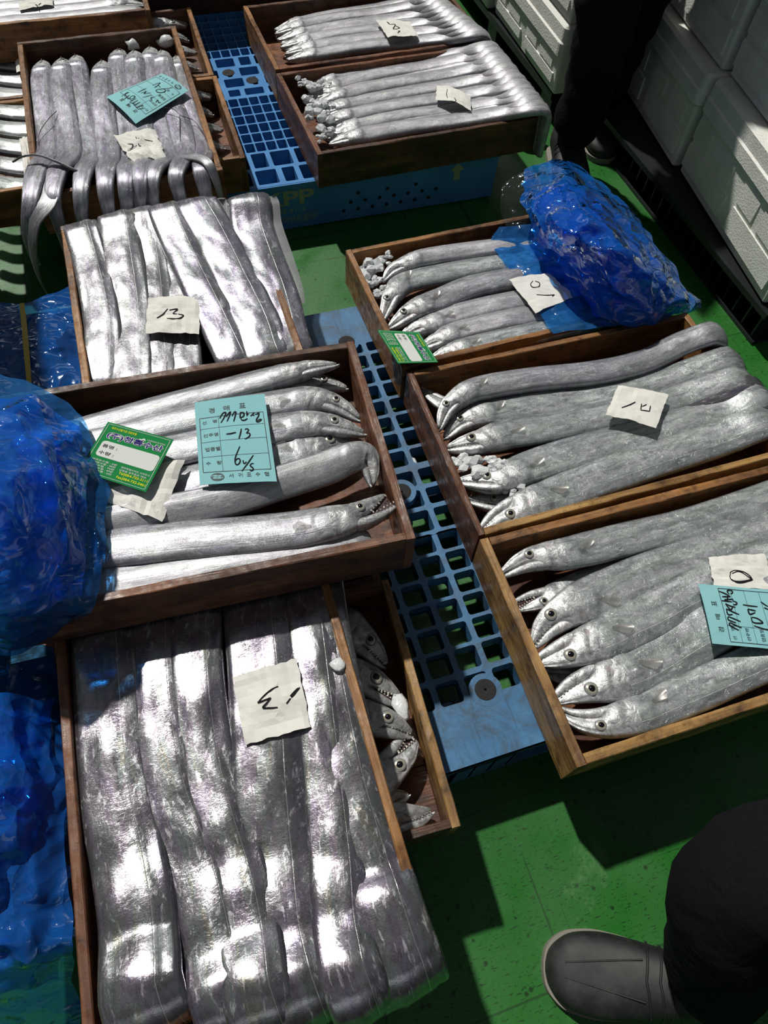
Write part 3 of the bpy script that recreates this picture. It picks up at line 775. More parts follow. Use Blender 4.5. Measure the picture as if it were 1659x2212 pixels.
for i, (px, w, fin) in enumerate(farE):
    P = over(AT(px), (-.06, 1), .040, .09, 5)
    fl = -1 if i in (0, 5) else 1
    build_fish('broad hairtail in the far paper 13 crate, %s from its sunlit left board' % ord_[i], P, w, -1, .015, False, (.97, .9), mat=F_ESI if i < 4 else F_EIR, fin=(.25, .97, .026) if i in (0, 5, 6) else None, seed=i + 11, wob=.0028, ds=.009)
# ---- slip-marked crate, heads to the right
crA = 'in the topmost crate'
build_fish('slender hairtail along the back board %s, snout highest' % crA, AT([(727, 788, .440), (675, 797, .438), (624, 810, .435), (515, 837, .432), (380, 873, .430), (244, 911, .43), (120, 945, .43), (20, 965, .43)]), .047, -1, .014, True, (.9, .8), 2.6, F_STD, jaw=1, eye=False, pect=False, seed=21)
build_fish('shadowed hairtail head in the back corner %s' % crA, AT([(749, 839, .395), (700, 832, .395), (640, 832, .395), (560, 848, .395), (450, 880, .395), (300, 920, .395)]), .056, -1, .014, True, (.9, .8), 1.9, F_GRN, jaw=1, seed=22, pect=False)
build_fish('grey hairtail with dark open lips above the other long head %s' % crA, AT([(776, 905, .420), (735, 880, .425), (680, 864, .428), (591, 876, .430), (488, 894, .430), (380, 914, .430), (271, 940, .43), (150, 968, .43), (30, 990, .43)]), .055, -1, .015, True, (.9, .8), 2.3, F_STD, jaw=5, seed=23)
build_fish('grey hairtail with closed pale jaw below the topmost long head %s' % crA, AT([(786, 936, .420), (740, 925, .426), (680, 918, .428), (586, 932, .430), (488, 952, .428), (380, 975, .428), (200, 1010, .43), (60, 1035, .43)]), .060, -1, .015, True, (.9, .8), 2.2, F_STD, jaw=3, seed=24)
build_fish('hairtail lying under the blue slip %s' % crA, AT([(765, 962, .405), (735, 962, .410), (690, 968, .414), (600, 985, .418), (480, 1030, .420), (360, 1060, .42), (244, 1085, .42), (100, 1110, .42)]), .070, -1, .015, True, (.9, .8), 1.5, F_STD, jaw=4, seed=25, eye=True)
build_fish('hairtail with a bent down head at the end board %s' % crA, AT([(806, 1048, .418), (800, 1012, .424), (788, 985, .430), (755, 990, .434), (700, 1013, .434), (597, 1046, .434), (500, 1078, .434), (400, 1100, .434), (250, 1128, .434), (90, 1150, .434)]), .056, -1, .016, True, (.9, .8), 1.7, F_BRT, jaw=4, eye=False, pect=False, seed=26)
build_fish('large hairtail with wide open jaws near the front board %s' % crA, AT([(832, 1072, .432), (800, 1100, .434), (760, 1122, .436), (673, 1142, .436), (542, 1158, .436), (380, 1172, .436), (244, 1188, .434), (100, 1208, .43)]), .066, -1, .018, True, (.9, .8), 2.0, F_STD, jaw=20, seed=27)
build_fish('headless looking hairtail against the front board %s' % crA, AT([(800, 1160, .420), (740, 1178, .424), (650, 1195, .426), (500, 1218, .428), (380, 1238, .428), (244, 1262, .428), (100, 1285, .428)]), .048, -1, .014, False, (.9, .8), 2, F_BRT, seed=28)
build_fish('inner hairtail between the large open jaw and the front board %s' % crA, AT([(690, 1172, .415), (560, 1198, .417), (430, 1212, .418), (300, 1232, .418), (120, 1262, .418)]), .06, -1, .014, False, (.9, .8), 2, F_BRT, seed=29)
# ---- crate next to the pallet corner (right column, nearest)
cr3 = 'in the crate nearest the black shoe'
build_fish('hairtail along the back board %s' % cr3, over(AT([(1081, 1240, .222), (1130, 1214, .226), (1175, 1203, .228), (1222, 1197, .230), (1278, 1184, .230), (1357, 1164, .230), (1477, 1136, .232), (1596, 1098, .24), (1700, 1062, .25), (1800, 1035, .262)]), (1, .1), .05, .1), 0.068, 1, .016, True, (.97, .9), 2.3, F_GRN, jaw=7, seed=31, pect=40)
build_fish('hairtail second from the back board %s, big round eye' % cr3, over(AT([(1150, 1392, .222), (1180, 1352, .228), (1215, 1325, .232), (1254, 1303, .232), (1318, 1276, .232), (1397, 1243, .232), (1516, 1203, .234), (1636, 1160, .242), (1800, 1110, .262)]), (1, .1), .05, .1), 0.084, 1, .017, True, (.97, .9), 1.75, F_GRN, jaw=6, seed=32, pect=-30)
build_fish('dark jawed hairtail snout tucked beneath the second one %s' % cr3, AT([(1120, 1318, .195), (1160, 1300, .195), (1210, 1285, .195), (1280, 1260, .195), (1400, 1225, .195)]), 0.064, -1, .013, True, (.9, .8), 1.9, F_GRN, jaw=14, seed=38, pect=False)
build_fish('hairtail in the middle %s, brown fin lying across it' % cr3, over(AT([(1158, 1434, .224), (1195, 1420, .230), (1235, 1406, .234), (1302, 1384, .236), (1357, 1356, .236), (1417, 1328, .236), (1496, 1285, .236), (1600, 1240, .242), (1800, 1170, .262)]), (1, .1), .05, .1), 0.084, -1, .017, True, (.97, .9), 1.7, F_GRN, jaw=3, seed=33, pect=35)
build_fish('low hairtail head showing between two others %s' % cr3, AT([(1178, 1456, .190), (1210, 1462, .190), (1240, 1468, .190), (1300, 1462, .190), (1380, 1440, .190)]), 0.064, -1, .012, True, (.9, .8), 1.9, F_GRN, jaw=3, seed=34, pect=False)
build_fish('hairtail second from the front board %s, dark blotch behind' % cr3, over(AT([(1200, 1516, .224), (1238, 1493, .228), (1280, 1478, .230), (1350, 1462, .232), (1417, 1430, .232), (1490, 1385, .234), (1600, 1325, .242), (1800, 1240, .262)]), (1, .1), .05, .1), 0.091, -1, .017, True, (.97, .9), 1.7, F_GRN, jaw=3, seed=35, pect=30, eye=True)
build_fish('hairtail along the front board %s, jaws upward' % cr3, over(AT([(1210, 1540, .228), (1245, 1556, .230), (1300, 1562, .232), (1380, 1545, .232), (1437, 1520, .232), (1516, 1488, .232), (1596, 1452, .236), (1800, 1365, .262)]), (1, .1), .05, .1), 0.071, -1, .018, True, (.97, .9), 2.2, F_GRN, jaw=7, seed=36, pect=-10)
# ---- middle crate of the right column
cr2 = 'in the square-marked paper crate'
build_fish('long hairtail curving over the back board %s' % cr2, over(AT([(948, 925, .230), (965, 885, .236), (1000, 855, .240), (1045, 838, .243), (1143, 822, .243), (1289, 806, .246), (1390, 782, .250), (1470, 744, .268), (1530, 722, .285)]), (.9, -.15), .045, .06), 0.057, 1, .018, True, (.98, .9), 2.3, F_STD, jaw=4, seed=41)
build_fish('hairtail under the curving one, eye in its shade, %s' % cr2, over(AT([(960, 945, .212), (990, 918, .216), (1030, 900, .218), (1079, 890, .220), (1191, 872, .222), (1289, 860, .224), (1386, 840, .230), (1484, 806, .248), (1565, 778, .268)]), (1, -.1), .05, .08), 0.064, 1, .016, True, (.97, .9), 2.0, F_GRN, jaw=4, seed=42, pect=50)
build_fish('hairtail with a blood mark behind its large eye %s' % cr2, over(AT([(966, 968, .220), (1000, 962, .226), (1040, 955, .230), (1100, 938, .230), (1191, 922, .228), (1338, 892, .228), (1460, 858, .236), (1580, 818, .262)]), (1, -.1), .055, .1), 0.071, 1, .017, True, (.97, .9), 1.8, F_GRN, jaw=8, seed=43, eyes=1.15, pect=8)
build_fish('hairtail half buried in melting ice %s' % cr2, over(AT([(990, 1038, .216), (1030, 1040, .222), (1075, 1038, .228), (1143, 1010, .230), (1240, 978, .230), (1386, 940, .230), (1533, 894, .240), (1625, 858, .264)]), (1, -.1), .055, .1), 0.075, 1, .016, True, (.97, .9), 1.9, F_GRN, jaw=4, seed=44, pect=12)
build_fish('low yellowish hairtail head by the end board %s' % cr2, AT([(1010, 1078, .195), (1045, 1085, .195), (1085, 1088, .195), (1140, 1078, .198), (1230, 1050, .2)]), 0.064, 1, .013, True, (.9, .8), 2.0, F_GRN, jaw=5, seed=45, pect=False)
build_fish('hairtail along the front board %s' % cr2, over(AT([(1042, 1146, .222), (1075, 1120, .228), (1120, 1100, .232), (1187, 1076, .234), (1265, 1046, .234), (1386, 1004, .234), (1533, 956, .238), (1640, 915, .262)]), (1, -.1), .055, .1), 0.080, -1, .017, True, (.97, .9), 1.9, F_GRN, jaw=3, seed=46, pect=30)
build_fish('hairtail snout poking from the back corner %s' % cr2, AT([(912, 842, .205), (935, 860, .205), (962, 876, .203), (1010, 890, .19), (1100, 890, .18)]), 0.051, -1, .011, True, (.9, .8), 2.2, F_STD, jaw=2, eye=False, pect=False, seed=47)
build_fish('hairtail filling the space behind the marked paper %s' % cr2, over(AT([(1230, 935, .215), (1340, 918, .218), (1450, 890, .226), (1560, 858, .25), (1610, 838, .262)]), (1, -.1), .055, .1), 0.059, -1, .014, False, (.97, .9), 2, F_MIR, seed=48)
# ---- crate under the blue bundle
cr1 = 'in the blue film crate'
build_fish('hairtail along the back board %s' % cr1, AT([(828, 606, .228), (848, 586, .232), (885, 570, .236), (931, 556, .238), (1058, 538, .238), (1142, 534, .236), (1300, 520, .23)]), 0.052, 1, .016, True, (.9, .8), 2.2, F_BRT, jaw=2, eye=False, pect=False, seed=51)
build_fish('hairtail with raised head and dark gill gap %s' % cr1, AT([(826, 690, .226), (836, 664, .232), (850, 636, .236), (880, 610, .232), (973, 590, .230), (1100, 566, .230), (1184, 552, .228), (1320, 540, .22)]), 0.062, 1, .016, True, (.9, .8), 2.1, F_GRN, jaw=3, seed=52, pect=60, fin=(.35, .9, .02))
build_fish('hairtail with round eye in the middle %s' % cr1, AT([(840, 709, .230), (868, 690, .236), (900, 670, .238), (948, 650, .238), (1015, 622, .236), (1100, 604, .236), (1250, 580, .23)]), 0.064, 1, .017, True, (.9, .8), 1.9, F_STD, jaw=2, seed=53, pect=40)
build_fish('hairtail partly beneath the green card %s' % cr1, AT([(862, 732, .222), (900, 712, .228), (940, 698, .230), (982, 682, .232), (1100, 655, .232), (1250, 630, .228)]), 0.059, 1, .016, True, (.9, .8), 1.9, F_BRT, jaw=3, eye=False, seed=54)
build_fish('hairtail second from the front board %s' % cr1, AT([(900, 756, .222), (945, 738, .230), (994, 716, .232), (1100, 692, .232), (1250, 662, .228)]), 0.057, 1, .016, True, (.9, .8), 1.8, F_BRT, jaw=3, eye=False, seed=55)
build_fish('hairtail against the front board %s' % cr1, AT([(925, 782, .222), (965, 766, .226), (1015, 750, .228), (1142, 722, .230), (1300, 690, .226)]), 0.057, 1, .015, True, (.9, .8), 1.8, F_GRN, jaw=3, eye=False, seed=56)
# ---- narrow crate under the nearest one: heads only
crC = 'in the narrow dark crate'
build_fish('large eyed hairtail head farthest back %s' % crC, AT([(834, 1436, .205), (808, 1408, .208), (770, 1372, .208), (735, 1350, .205), (660, 1350, .2), (560, 1370, .2)]), 0.076, -1, .018, True, (.9, .8), 1.55, F_GRN, jaw=8, seed=61, pect=False)
build_fish('toothy hairtail head above the floating ice piece %s' % crC, AT([(862, 1505, .205), (828, 1488, .210), (790, 1470, .212), (745, 1462, .21), (650, 1470, .2), (540, 1490, .2)]), 0.078, -1, .018, True, (.9, .8), 1.55, F_GRN, jaw=12, seed=62, pect=False, eyes=1.1)
build_fish('hairtail head pressed against the upturned one %s' % crC, AT([(888, 1585, .205), (850, 1568, .212), (805, 1556, .214), (760, 1552, .21), (660, 1565, .2), (560, 1580, .2)]), 0.073, -1, .018, True, (.9, .8), 1.55, F_GRN, jaw=6, seed=63, pect=False)
build_fish('upturned hairtail head with open fanged mouth %s' % crC, AT([(898, 1600, .202), (875, 1630, .206), (840, 1660, .208), (800, 1690, .205), (720, 1720, .2), (620, 1740, .2)]), 0.081, 1, .018, True, (.9, .8), 1.55, F_GRN, jaw=16, seed=64, pect=False)
build_fish('small hairtail snout in the near part %s' % crC, AT([(880, 1716, .185), (855, 1725, .19), (820, 1740, .19), (740, 1760, .19), (650, 1770, .19)]), 0.055, -1, .018, True, (.9, .8), 1.55, F_STD, jaw=2, seed=65, pect=False, eye=False)
build_fish('hairtail head nearest the near board %s' % crC, AT([(930, 1752, .190), (895, 1765, .194), (850, 1772, .195), (800, 1785, .195), (700, 1800, .19)]), 0.071, -1, .018, True, (.9, .8), 1.55, F_GRN, jaw=3, seed=66, pect=False, eye=False)
# ---- far hanging-tail crate: film covered bodies, tails over the near board
hx = [(93, 133, 108, 350), (135, 128, 150, 358), (165, 122, 200, 362), (222, 134, 236, 366), (257, 108, 280, 366), (291, 112, 318, 362), (325, 104, 362, 356), (350, 112, 402, 352), (382, 124, 438, 348)]
tails = [(60, 395, 62, 430), (110, 400, 140, 500), (170, 400, 182, 462), (225, 400, 238, 446), (268, 398, 274, 440), (298, 396, 300, 438), (322, 392, 330, 432), (375, 385, 390, 425), (432, 375, 440, 415)]
crH = 'in the hanging tail crate'
for i, (a, b, c, d) in enumerate(hx):
    z = .335 + .006 * (i % 2)
    mid = [(lerp(a, c, .3) - 4, lerp(b, d, .3)), (lerp(a, c, .65) + 3 * math.sin(i * 2), lerp(b, d, .65))]
    P = AT([(a, b, z - .01), (mid[0][0], mid[0][1], z), (mid[1][0], mid[1][1], z), (c, d - 20, z + .012)])
    tx, ty, ux, uy = tails[i]
    e1 = at(lerp(c, tx, .6), 372 - i * 1.5, .374)
    e2 = Vector((lerp(at(tx, ty, .35).x, e1.x, .2), 1.535, .366))
    e3 = Vector((at(ux, uy, .27).x, 1.520, .30)); e4 = Vector((at(ux, uy, .22).x + .004, 1.528, .22))
    P += [e1, e2, e3, e4]
    build_fish('narrow hairtail %s, %s from the light left board' % (crH, ord_[i]), P, .062, 1, .014, True, (.50, .36), 1.35, F_FLM, jaw=2, eye=(i in (1, 4)), pect=False, seed=71 + i, wob=.0016, ds=.010)
P = [at(330, 360, .345), at(200, 385, .372), at(130, 372, .385), at(80, 355, .385), at(45, 352, .375), at(28, 352, .36)]
build_fish('loose hairtail tail curling sideways over the corner of the hanging tail crate', [at(215, 340, .345), at(180, 372, .372), at(130, 352, .392), at(85, 336, .40), at(50, 338, .395), at(28, 350, .38)], .030, 1, .005, False, (.1, .2), 2, F_STD, seed=85)
build_fish('long thin hairtail tail hanging down beside the far stack below the curling one', [at(120, 372, .372), Vector((at(100, 385, .37).x, 1.53, .37)), Vector((at(66, 400, .34).x, 1.505, .34)), Vector((at(64, 450, .25).x, 1.50, .25)), Vector((at(85, 500, .16).x, 1.50, .17)), Vector((at(130, 580, .05).x, 1.50, .08))], .040, 1, .004, False, (.25, .12), 2, F_STD, seed=86)
build_fish('thin tail draped over the light right corner of the hanging tail crate', [at(360, 350, .35), at(400, 338, .375), at(440, 345, .392), at(460, 372, .38), Vector((at(468, 400, .3).x, 1.53, .30)), Vector((at(470, 420, .25).x, 1.53, .22))], .022, 1, .004, False, (.4, .2), 2, F_STD, seed=87)
# ---- ice crate and the one behind it
def bundle(n, s0, s1, e0, e1, z0, z1, w, lab, mat, seed, heads=True, sag=.0, drop=.11, zt=.292, d=(1, -.04), tail=(.72, .72), hi=None, bulge=6):
    for i in range(n):
        q = (i + .5) / n
        a = (lerp(s0[0], s1[0], q) + random.uniform(-5, 5), lerp(s0[1], s1[1], q)); b = (lerp(e0[0], e1[0], q), lerp(e0[1], e1[1], q))
        z = z0 + .007 * (i % 2) + random.uniform(-.003, .003)
        P = AT([(a[0], a[1], z - .012), (lerp(a[0], b[0], .12), lerp(a[1], b[1], .12) - bulge*.5, z - .002), (lerp(a[0], b[0], .35), lerp(a[1], b[1], .35) - bulge, z), (lerp(a[0], b[0], .62), lerp(a[1], b[1], .62) - bulge*.3, z), (lerp(a[0], b[0], .82), lerp(a[1], b[1], .86) + 2, lerp(z, zt, .35)), (lerp(a[0], b[0], .94), lerp(a[1], b[1], .96), zt - .004)])
        P.append(at(b[0], b[1], zt))
        P = over(P, d, .03, drop, 4)
        build_fish('%s, %s from its front board' % (lab, ord_[n - 1 - i] if n - 1 - i < 12 else 'next'), P, w, 1 if i % 3 else -1, .014, heads, tail, 1.6, mat, jaw=2, eye=False, pect=False, seed=seed + i, wob=.0014, K=20, ds=.012)
bundle(12, (662, 186), (712, 316), (1056, 98), (1168, 238), .224, .25, .060, 'narrow hairtail in the crate with the ice heap', F_BRT, 100, zt=.290)
bundle(10, (590, 62), (622, 134), (935, -8), (1040, 78), .224, .25, .058, 'narrow hairtail in the crate behind the ice heap', F_BRT, 120, zt=.292)
# ---- far corner crate
for i in range(5):
    y = lerp(-34, 33, i / 4); P = AT([(318 - i, y - 10 + 6, .322), (240, y - 2, .326), (120, y + 10, .328), (0, y + 20, .328), (-120, y + 32, .328)])
    build_fish('bright hairtail in the far corner crate, %s from its back board' % ord_[i], P, .062, -1, .014, i < 4, (.9, .8), 1.8, F_BRT, jaw=2, eye=False, pect=False, seed=140 + i, K=20)
# ---- lower far crates: tails at left, heads at right
for r_, (ya, yb, lb) in enumerate(((2.235, 2.58, 'farther'), (1.81, 2.15, 'nearer'))):
    n = 5
    for i in range(n):
        y = lerp(ya, yb, i / (n - 1)); zz = .218
        P = [Vector((.198 - .012 * (i % 2), y, zz - .01)), Vector((.15, y + .004, zz)), Vector((.05, y, zz)), Vector((-.15, y, zz)), Vector((-.28, y - .01, zz + .01)), Vector((-.36, y + .005, zz + .015)), Vector((-.44, y + .02, zz + .035)), Vector((-.50, y + .02, zz + .03)), Vector((-.53, y + .02, zz - .02))]
        build_fish('hairtail in the %s crate under the hanging tail crate, %s from its front board' % (lb, ord_[i]), P, .066, -1 if i % 2 else 1, .016, True, (.6, .6), 1.7, F_GRN if r_ else F_STD, jaw=10 if i == 4 else 3, eye=True, pect=False, seed=150 + r_ * 8 + i, K=20)
# ------------------------------------------------------------------ ice
def chunk_v(c, r, seed, sub=2, sq=1.0):
    import bmesh
    bm = bmesh.new(); bmesh.ops.create_icosphere(bm, subdivisions=sub, radius=1)
    V = []
    for v in bm.verts:
        k = 1 + .55 * noise.noise(v.co * 1.3 + Vector((seed, 0, 0))) + .14 * noise.noise(v.co * 3.1 + Vector((0, seed, 0)))
        V.append(Vector(c) + Vector((v.co.x * r[0], v.co.y * r[1], v.co.z * r[2])) * k)
    Fc = [tuple(v.index for v in f.verts) for f in bm.faces]; bm.free(); return V, Fc
def ice_heap(label, spots, seed):
    mb = MB(); random.seed(seed)
    for (px, py, z, r) in spots:
        c = at(px, py, z)
        for k in range(6):
            q = c + Vector((random.uniform(-r, r), random.uniform(-r, r), random.uniform(-r*.3, r*.4)))
            s_ = r * random.uniform(.45, .85); V, Fc = chunk_v(q, (s_, s_ * random.uniform(.6, 1), s_ * .7), random.random() * 50, 1 + (k % 2)); mb.add(V, Fc)
    return tag(mk('crushed_ice', mb.v, mb.f, ICE, smooth=False), label, 'ice', kind='stuff')
ice_heap('crushed ice heaped over the fish heads in the far dark crate', [(655, 175, .24, .018), (680, 190, .24, .018), (700, 182, .235, .014), (668, 215, .238, .016), (680, 240, .242, .02), (700, 255, .24, .018), (690, 225, .24, .018), (705, 280, .238, .016), (692, 300, .232, .012), (712, 228, .236, .012)], 1)
ice_heap('wet crushed ice in the corner of the blue film crate', [(790, 590, .22, .018), (805, 580, .232, .02), (825, 568, .236, .016), (835, 552, .245, .010), (795, 612, .222, .015), (812, 610, .225, .014), (820, 630, .222, .012)], 2)
ice_heap('melting ice around the heads of the middle crate', [(1000, 1000, .222, .016), (1020, 1012, .228, .02), (1060, 1000, .232, .016), (1085, 1000, .238, .014), (1095, 1015, .24, .012), (1110, 1060, .228, .016), (1180, 1090, .225, .012), (1210, 1085, .225, .010), (1280, 1076, .236, .010)], 3)
def ice_block(label, px, py, z, r, seed):
    c = at(px, py, z); V, Fc = chunk_v((0, 0, 0), r, seed, 2); return tag(mk('ice_chunk', V, Fc, ICE, loc=c), label, 'ice')
ice_block('clear ice cube leaning on the back board of the hanging tail crate', 286, 96, .335, (.018, .014, .014), 3)
ice_block('ice chunk in the far corner of the hanging tail crate', 357, 88, .335, (.022, .016, .014), 8)
ice_block('flat ice piece between two fish heads in the narrow crate', 866, 1528, .215, (.013, .024, .006), 12)
ice_block('thin ice flake on the reddish board of the nearest crate', 730, 1435, .352, (.011, .012, .003), 14)
ice_block('bluish ice piece fallen into a pallet hole', 890, 998, .135, (.011, .014, .008), 17)
# ------------------------------------------------------------------ paper, slips and cards
UPV = Vector((0, 0, 1))
def sheet_quad(name, C4, mat, n=10, bend=.0, wrinkle=.0, seed=0, thick=.0004, edge=.0):
    """paper from 4 corners (tl, tr, br, bl); returns object and surface function S(u, v, lift)"""
    a, b, c, d = C4; nrm = (b - a).cross(d - a).normalized()
    if nrm.z < 0: nrm = -nrm
    def S(u, v, l=0.0):
        p = (a * (1-u) + b * u) * (1-v) + (d * (1-u) + c * u) * v
        h = bend * (math.sin(math.pi * u) ) + wrinkle * (noise.noise(Vector((u * 3, v * 3, seed))) + .5 * abs(noise.noise(Vector((u * 6, v * 6, seed + 5)))))
        return p + nrm * (h + l)
    V = []; Fc = []
    for i in range(n + 1):
        for j in range(n + 1):
            u, v = j / n, i / n
            if edge:
                if j in (0, n): u += edge * noise.noise(Vector((v * 7, seed, j)))
                if i in (0, n): v += edge * noise.noise(Vector((u * 7, seed, 3 + i)))
            V.append(S(u, v))
    m_ = (n + 1) ** 2; V += [v - nrm * thick for v in V]
    for i in range(n):
        for j in range(n):
            k = i*(n+1)+j; q = (k, k+1, k+n+2, k+n+1); Fc += [q, tuple(x + m_ for x in q[::-1])]
    for i in range(n):
        for q in ((i, i+1), (n*(n+1)+i, n*(n+1)+i+1), (i*(n+1), (i+1)*(n+1)), (i*(n+1)+n, (i+1)*(n+1)+n)):
            Fc.append((q[0], q[1], q[1]+m_, q[0]+m_))
    o0 = a.copy()
    o = mk(name, [v - o0 for v in V], Fc, mat, None, smooth=False, loc=o0)
    return o, S, nrm, o0
def inv(S, nrm, px, py):
    """(u, v) on the sheet under a photo point, on its mean plane"""
    a = S(0, 0) ; p = on_plane(px, py, S(.5, .5), nrm); u, v = .5, .5
    for _ in range(12):
        q = S(u, v); e = p - q; du = (S(u + .01, v) - q) / .01; dv = (S(u, v + .01) - q) / .01
        A, Bq, Cq = du.dot(du), du.dot(dv), dv.dot(dv); r1, r2 = e.dot(du), e.dot(dv); D_ = A*Cq - Bq*Bq
        u += (r1*Cq - r2*Bq) / D_; v += (r2*A - r1*Bq) / D_
    return u, v
def pen(o, S, nrm, o0, strokes, w, name='handwriting', mat=None):
    mb = MB()
    for st in strokes:
        uv_ = [inv(S, nrm, x, y) for x, y in st]
        if len(uv_) == 2: uv_ = [uv_[0], ((uv_[0][0]+uv_[1][0])/2, (uv_[0][1]+uv_[1][1])/2), uv_[1]]
        stroke_mesh(mb, [S(u, v, .0009) - o0 for u, v in uv_], w, nrm)
    return mk(name, mb.v, mb.f, mat or INK, o, smooth=False)
def note(label, corners, z, strokes, w=.0022, zs=None, wr=.004, seed=0, bend=.003, edge=.03):
    C4 = [at(x, y, (zs[i] if zs else z)) for i, (x, y) in enumerate(corners)]
    o, S, nrm, o0 = sheet_quad('paper_note', C4, PAPER, 12, bend, wr, seed, .0004, edge)
    tag(o, label, 'paper', 'hand numbered paper notes')
    if strokes: pen(o, S, nrm, o0, strokes, w)
    return o
def zc(ox, oy, s, pts): return [(ox + x*s, oy + y*s) for x, y in pts]
Z5 = lambda *p: zc(400, 1250, .3617, p)
note('white paper marked 13 upside down on the wide fish nearest the camera', [(502, 1463), (641, 1423), (671, 1570), (530, 1610)], .352, [Z5((682, 642), (645, 690), (605, 745)), Z5((672, 645), (630, 700)), Z5((560, 638), (515, 662), (470, 700), (432, 742)), Z5((432, 742), (475, 728), (512, 712)), Z5((512, 712), (485, 745), (464, 772), (505, 774), (552, 768))], .0027, wr=.006, seed=1)
Z4 = lambda *p: zc(0, 380, .422, p)
note('white paper marked 13 beneath sunlight on the far hanging fish', [(320, 644), (433, 640), (430, 722), (314, 720)], .354, [Z4((860, 683), (835, 705), (803, 729)), Z4((868, 690), (908, 685), (885, 706)), Z4((885, 706), (938, 714), (912, 735), (858, 737))], .0032, wr=.006, seed=2)
Z7 = lambda *p: zc(850, 780, .4877, p)
note('white paper with a stroke and small square, tilted, in the middle crate', [(1335, 833), (1444, 852), (1417, 925), (1308, 896)], .268, [Z7((1008, 210), (1040, 197), (1070, 183)), Z7((1098, 190), (1094, 218)), Z7((1094, 218), (1132, 225)), Z7((1132, 225), (1137, 200)), Z7((1100, 203), (1120, 194))], .0024, seed=3)
Z8 = lambda *p: zc(1000, 1100, .3972, p)
note('white paper with a double drawn oval above the blue slip', [(1530, 1204), (1652, 1196), (1675, 1275), (1543, 1268)], .262, [Z8((1450, 345), (1480, 332), (1530, 345), (1568, 378), (1520, 392), (1470, 390), (1452, 370), (1455, 342)), Z8((1462, 350), (1500, 340), (1555, 372), (1570, 385), (1500, 402), (1455, 380))], .0022, seed=4)
Z6 = lambda *p: zc(860, 300, .422, p)
note('white paper marked 10 partly under the blue film', [(1099, 604), (1182, 590), (1246, 640), (1157, 677)], .258, [Z6((690, 728), (678, 745), (690, 762), (718, 760), (722, 740), (700, 730)), Z6((708, 798), (755, 800), (800, 798)), Z6((800, 798), (788, 806))], .0024, seed=5)
note('blank white paper beneath the green card on the topmost crate', [(226, 1035), (400, 993), (350, 1127), (234, 1086)], .452, None, seed=6, wr=.008)
ZH = lambda *p: zc(220, 150, .12055, p)
note('crumpled white paper with a scribble in the hanging tail crate', [(244, 291), (334, 280), (360, 343), (286, 350)], .368, [ZH((425, 1295), (540, 1335), (500, 1390), (430, 1425)), ZH((630, 1230), (655, 1330), (700, 1390), (770, 1385)), ZH((640, 1275), (820, 1255), (900, 1275)), ZH((440, 1390), (600, 1365), (700, 1345))], .0022, seed=7, wr=.010, edge=.08)
Z2 = lambda *p: zc(500, 0, .422, p)
note('folded white paper on the fish beside the ice heap', [(944, 184), (1016, 210), (1018, 239), (941, 216)], .256, [Z2((1105, 450), (1100, 480), (1105, 497)), Z2((1140, 500), (1150, 515), (1140, 525))], .002, seed=8, bend=.01)
note('white paper marked like a 5 behind the ice heap crate', [(812, 43), (884, 46), (904, 79), (838, 81)], .258, [Z2((795, 110), (810, 125)), Z2((810, 125), (838, 130), (828, 148), (860, 145), (840, 135)), Z2((850, 163), (862, 160), (850, 172))], .0028, seed=9)
note('narrow white paper with a forked mark in the far corner crate', [(40, 5), (113, -4), (115, 12), (42, 23)], .346, [zc(0, 0, .2532, ((300, 38), (318, 52), (322, 68))), zc(0, 0, .2532, ((352, 30), (330, 50)))], .003, seed=10)
note('blank white paper at the tail end of the nearer low far crate', [(42, 299), (64, 298), (72, 372), (52, 374)], .262, None, seed=11, wr=.006)
note('blank white paper scrap at the tail end of the farther low far crate', [(33, 132), (46, 128), (48, 156), (36, 158)], .262, None, seed=12)

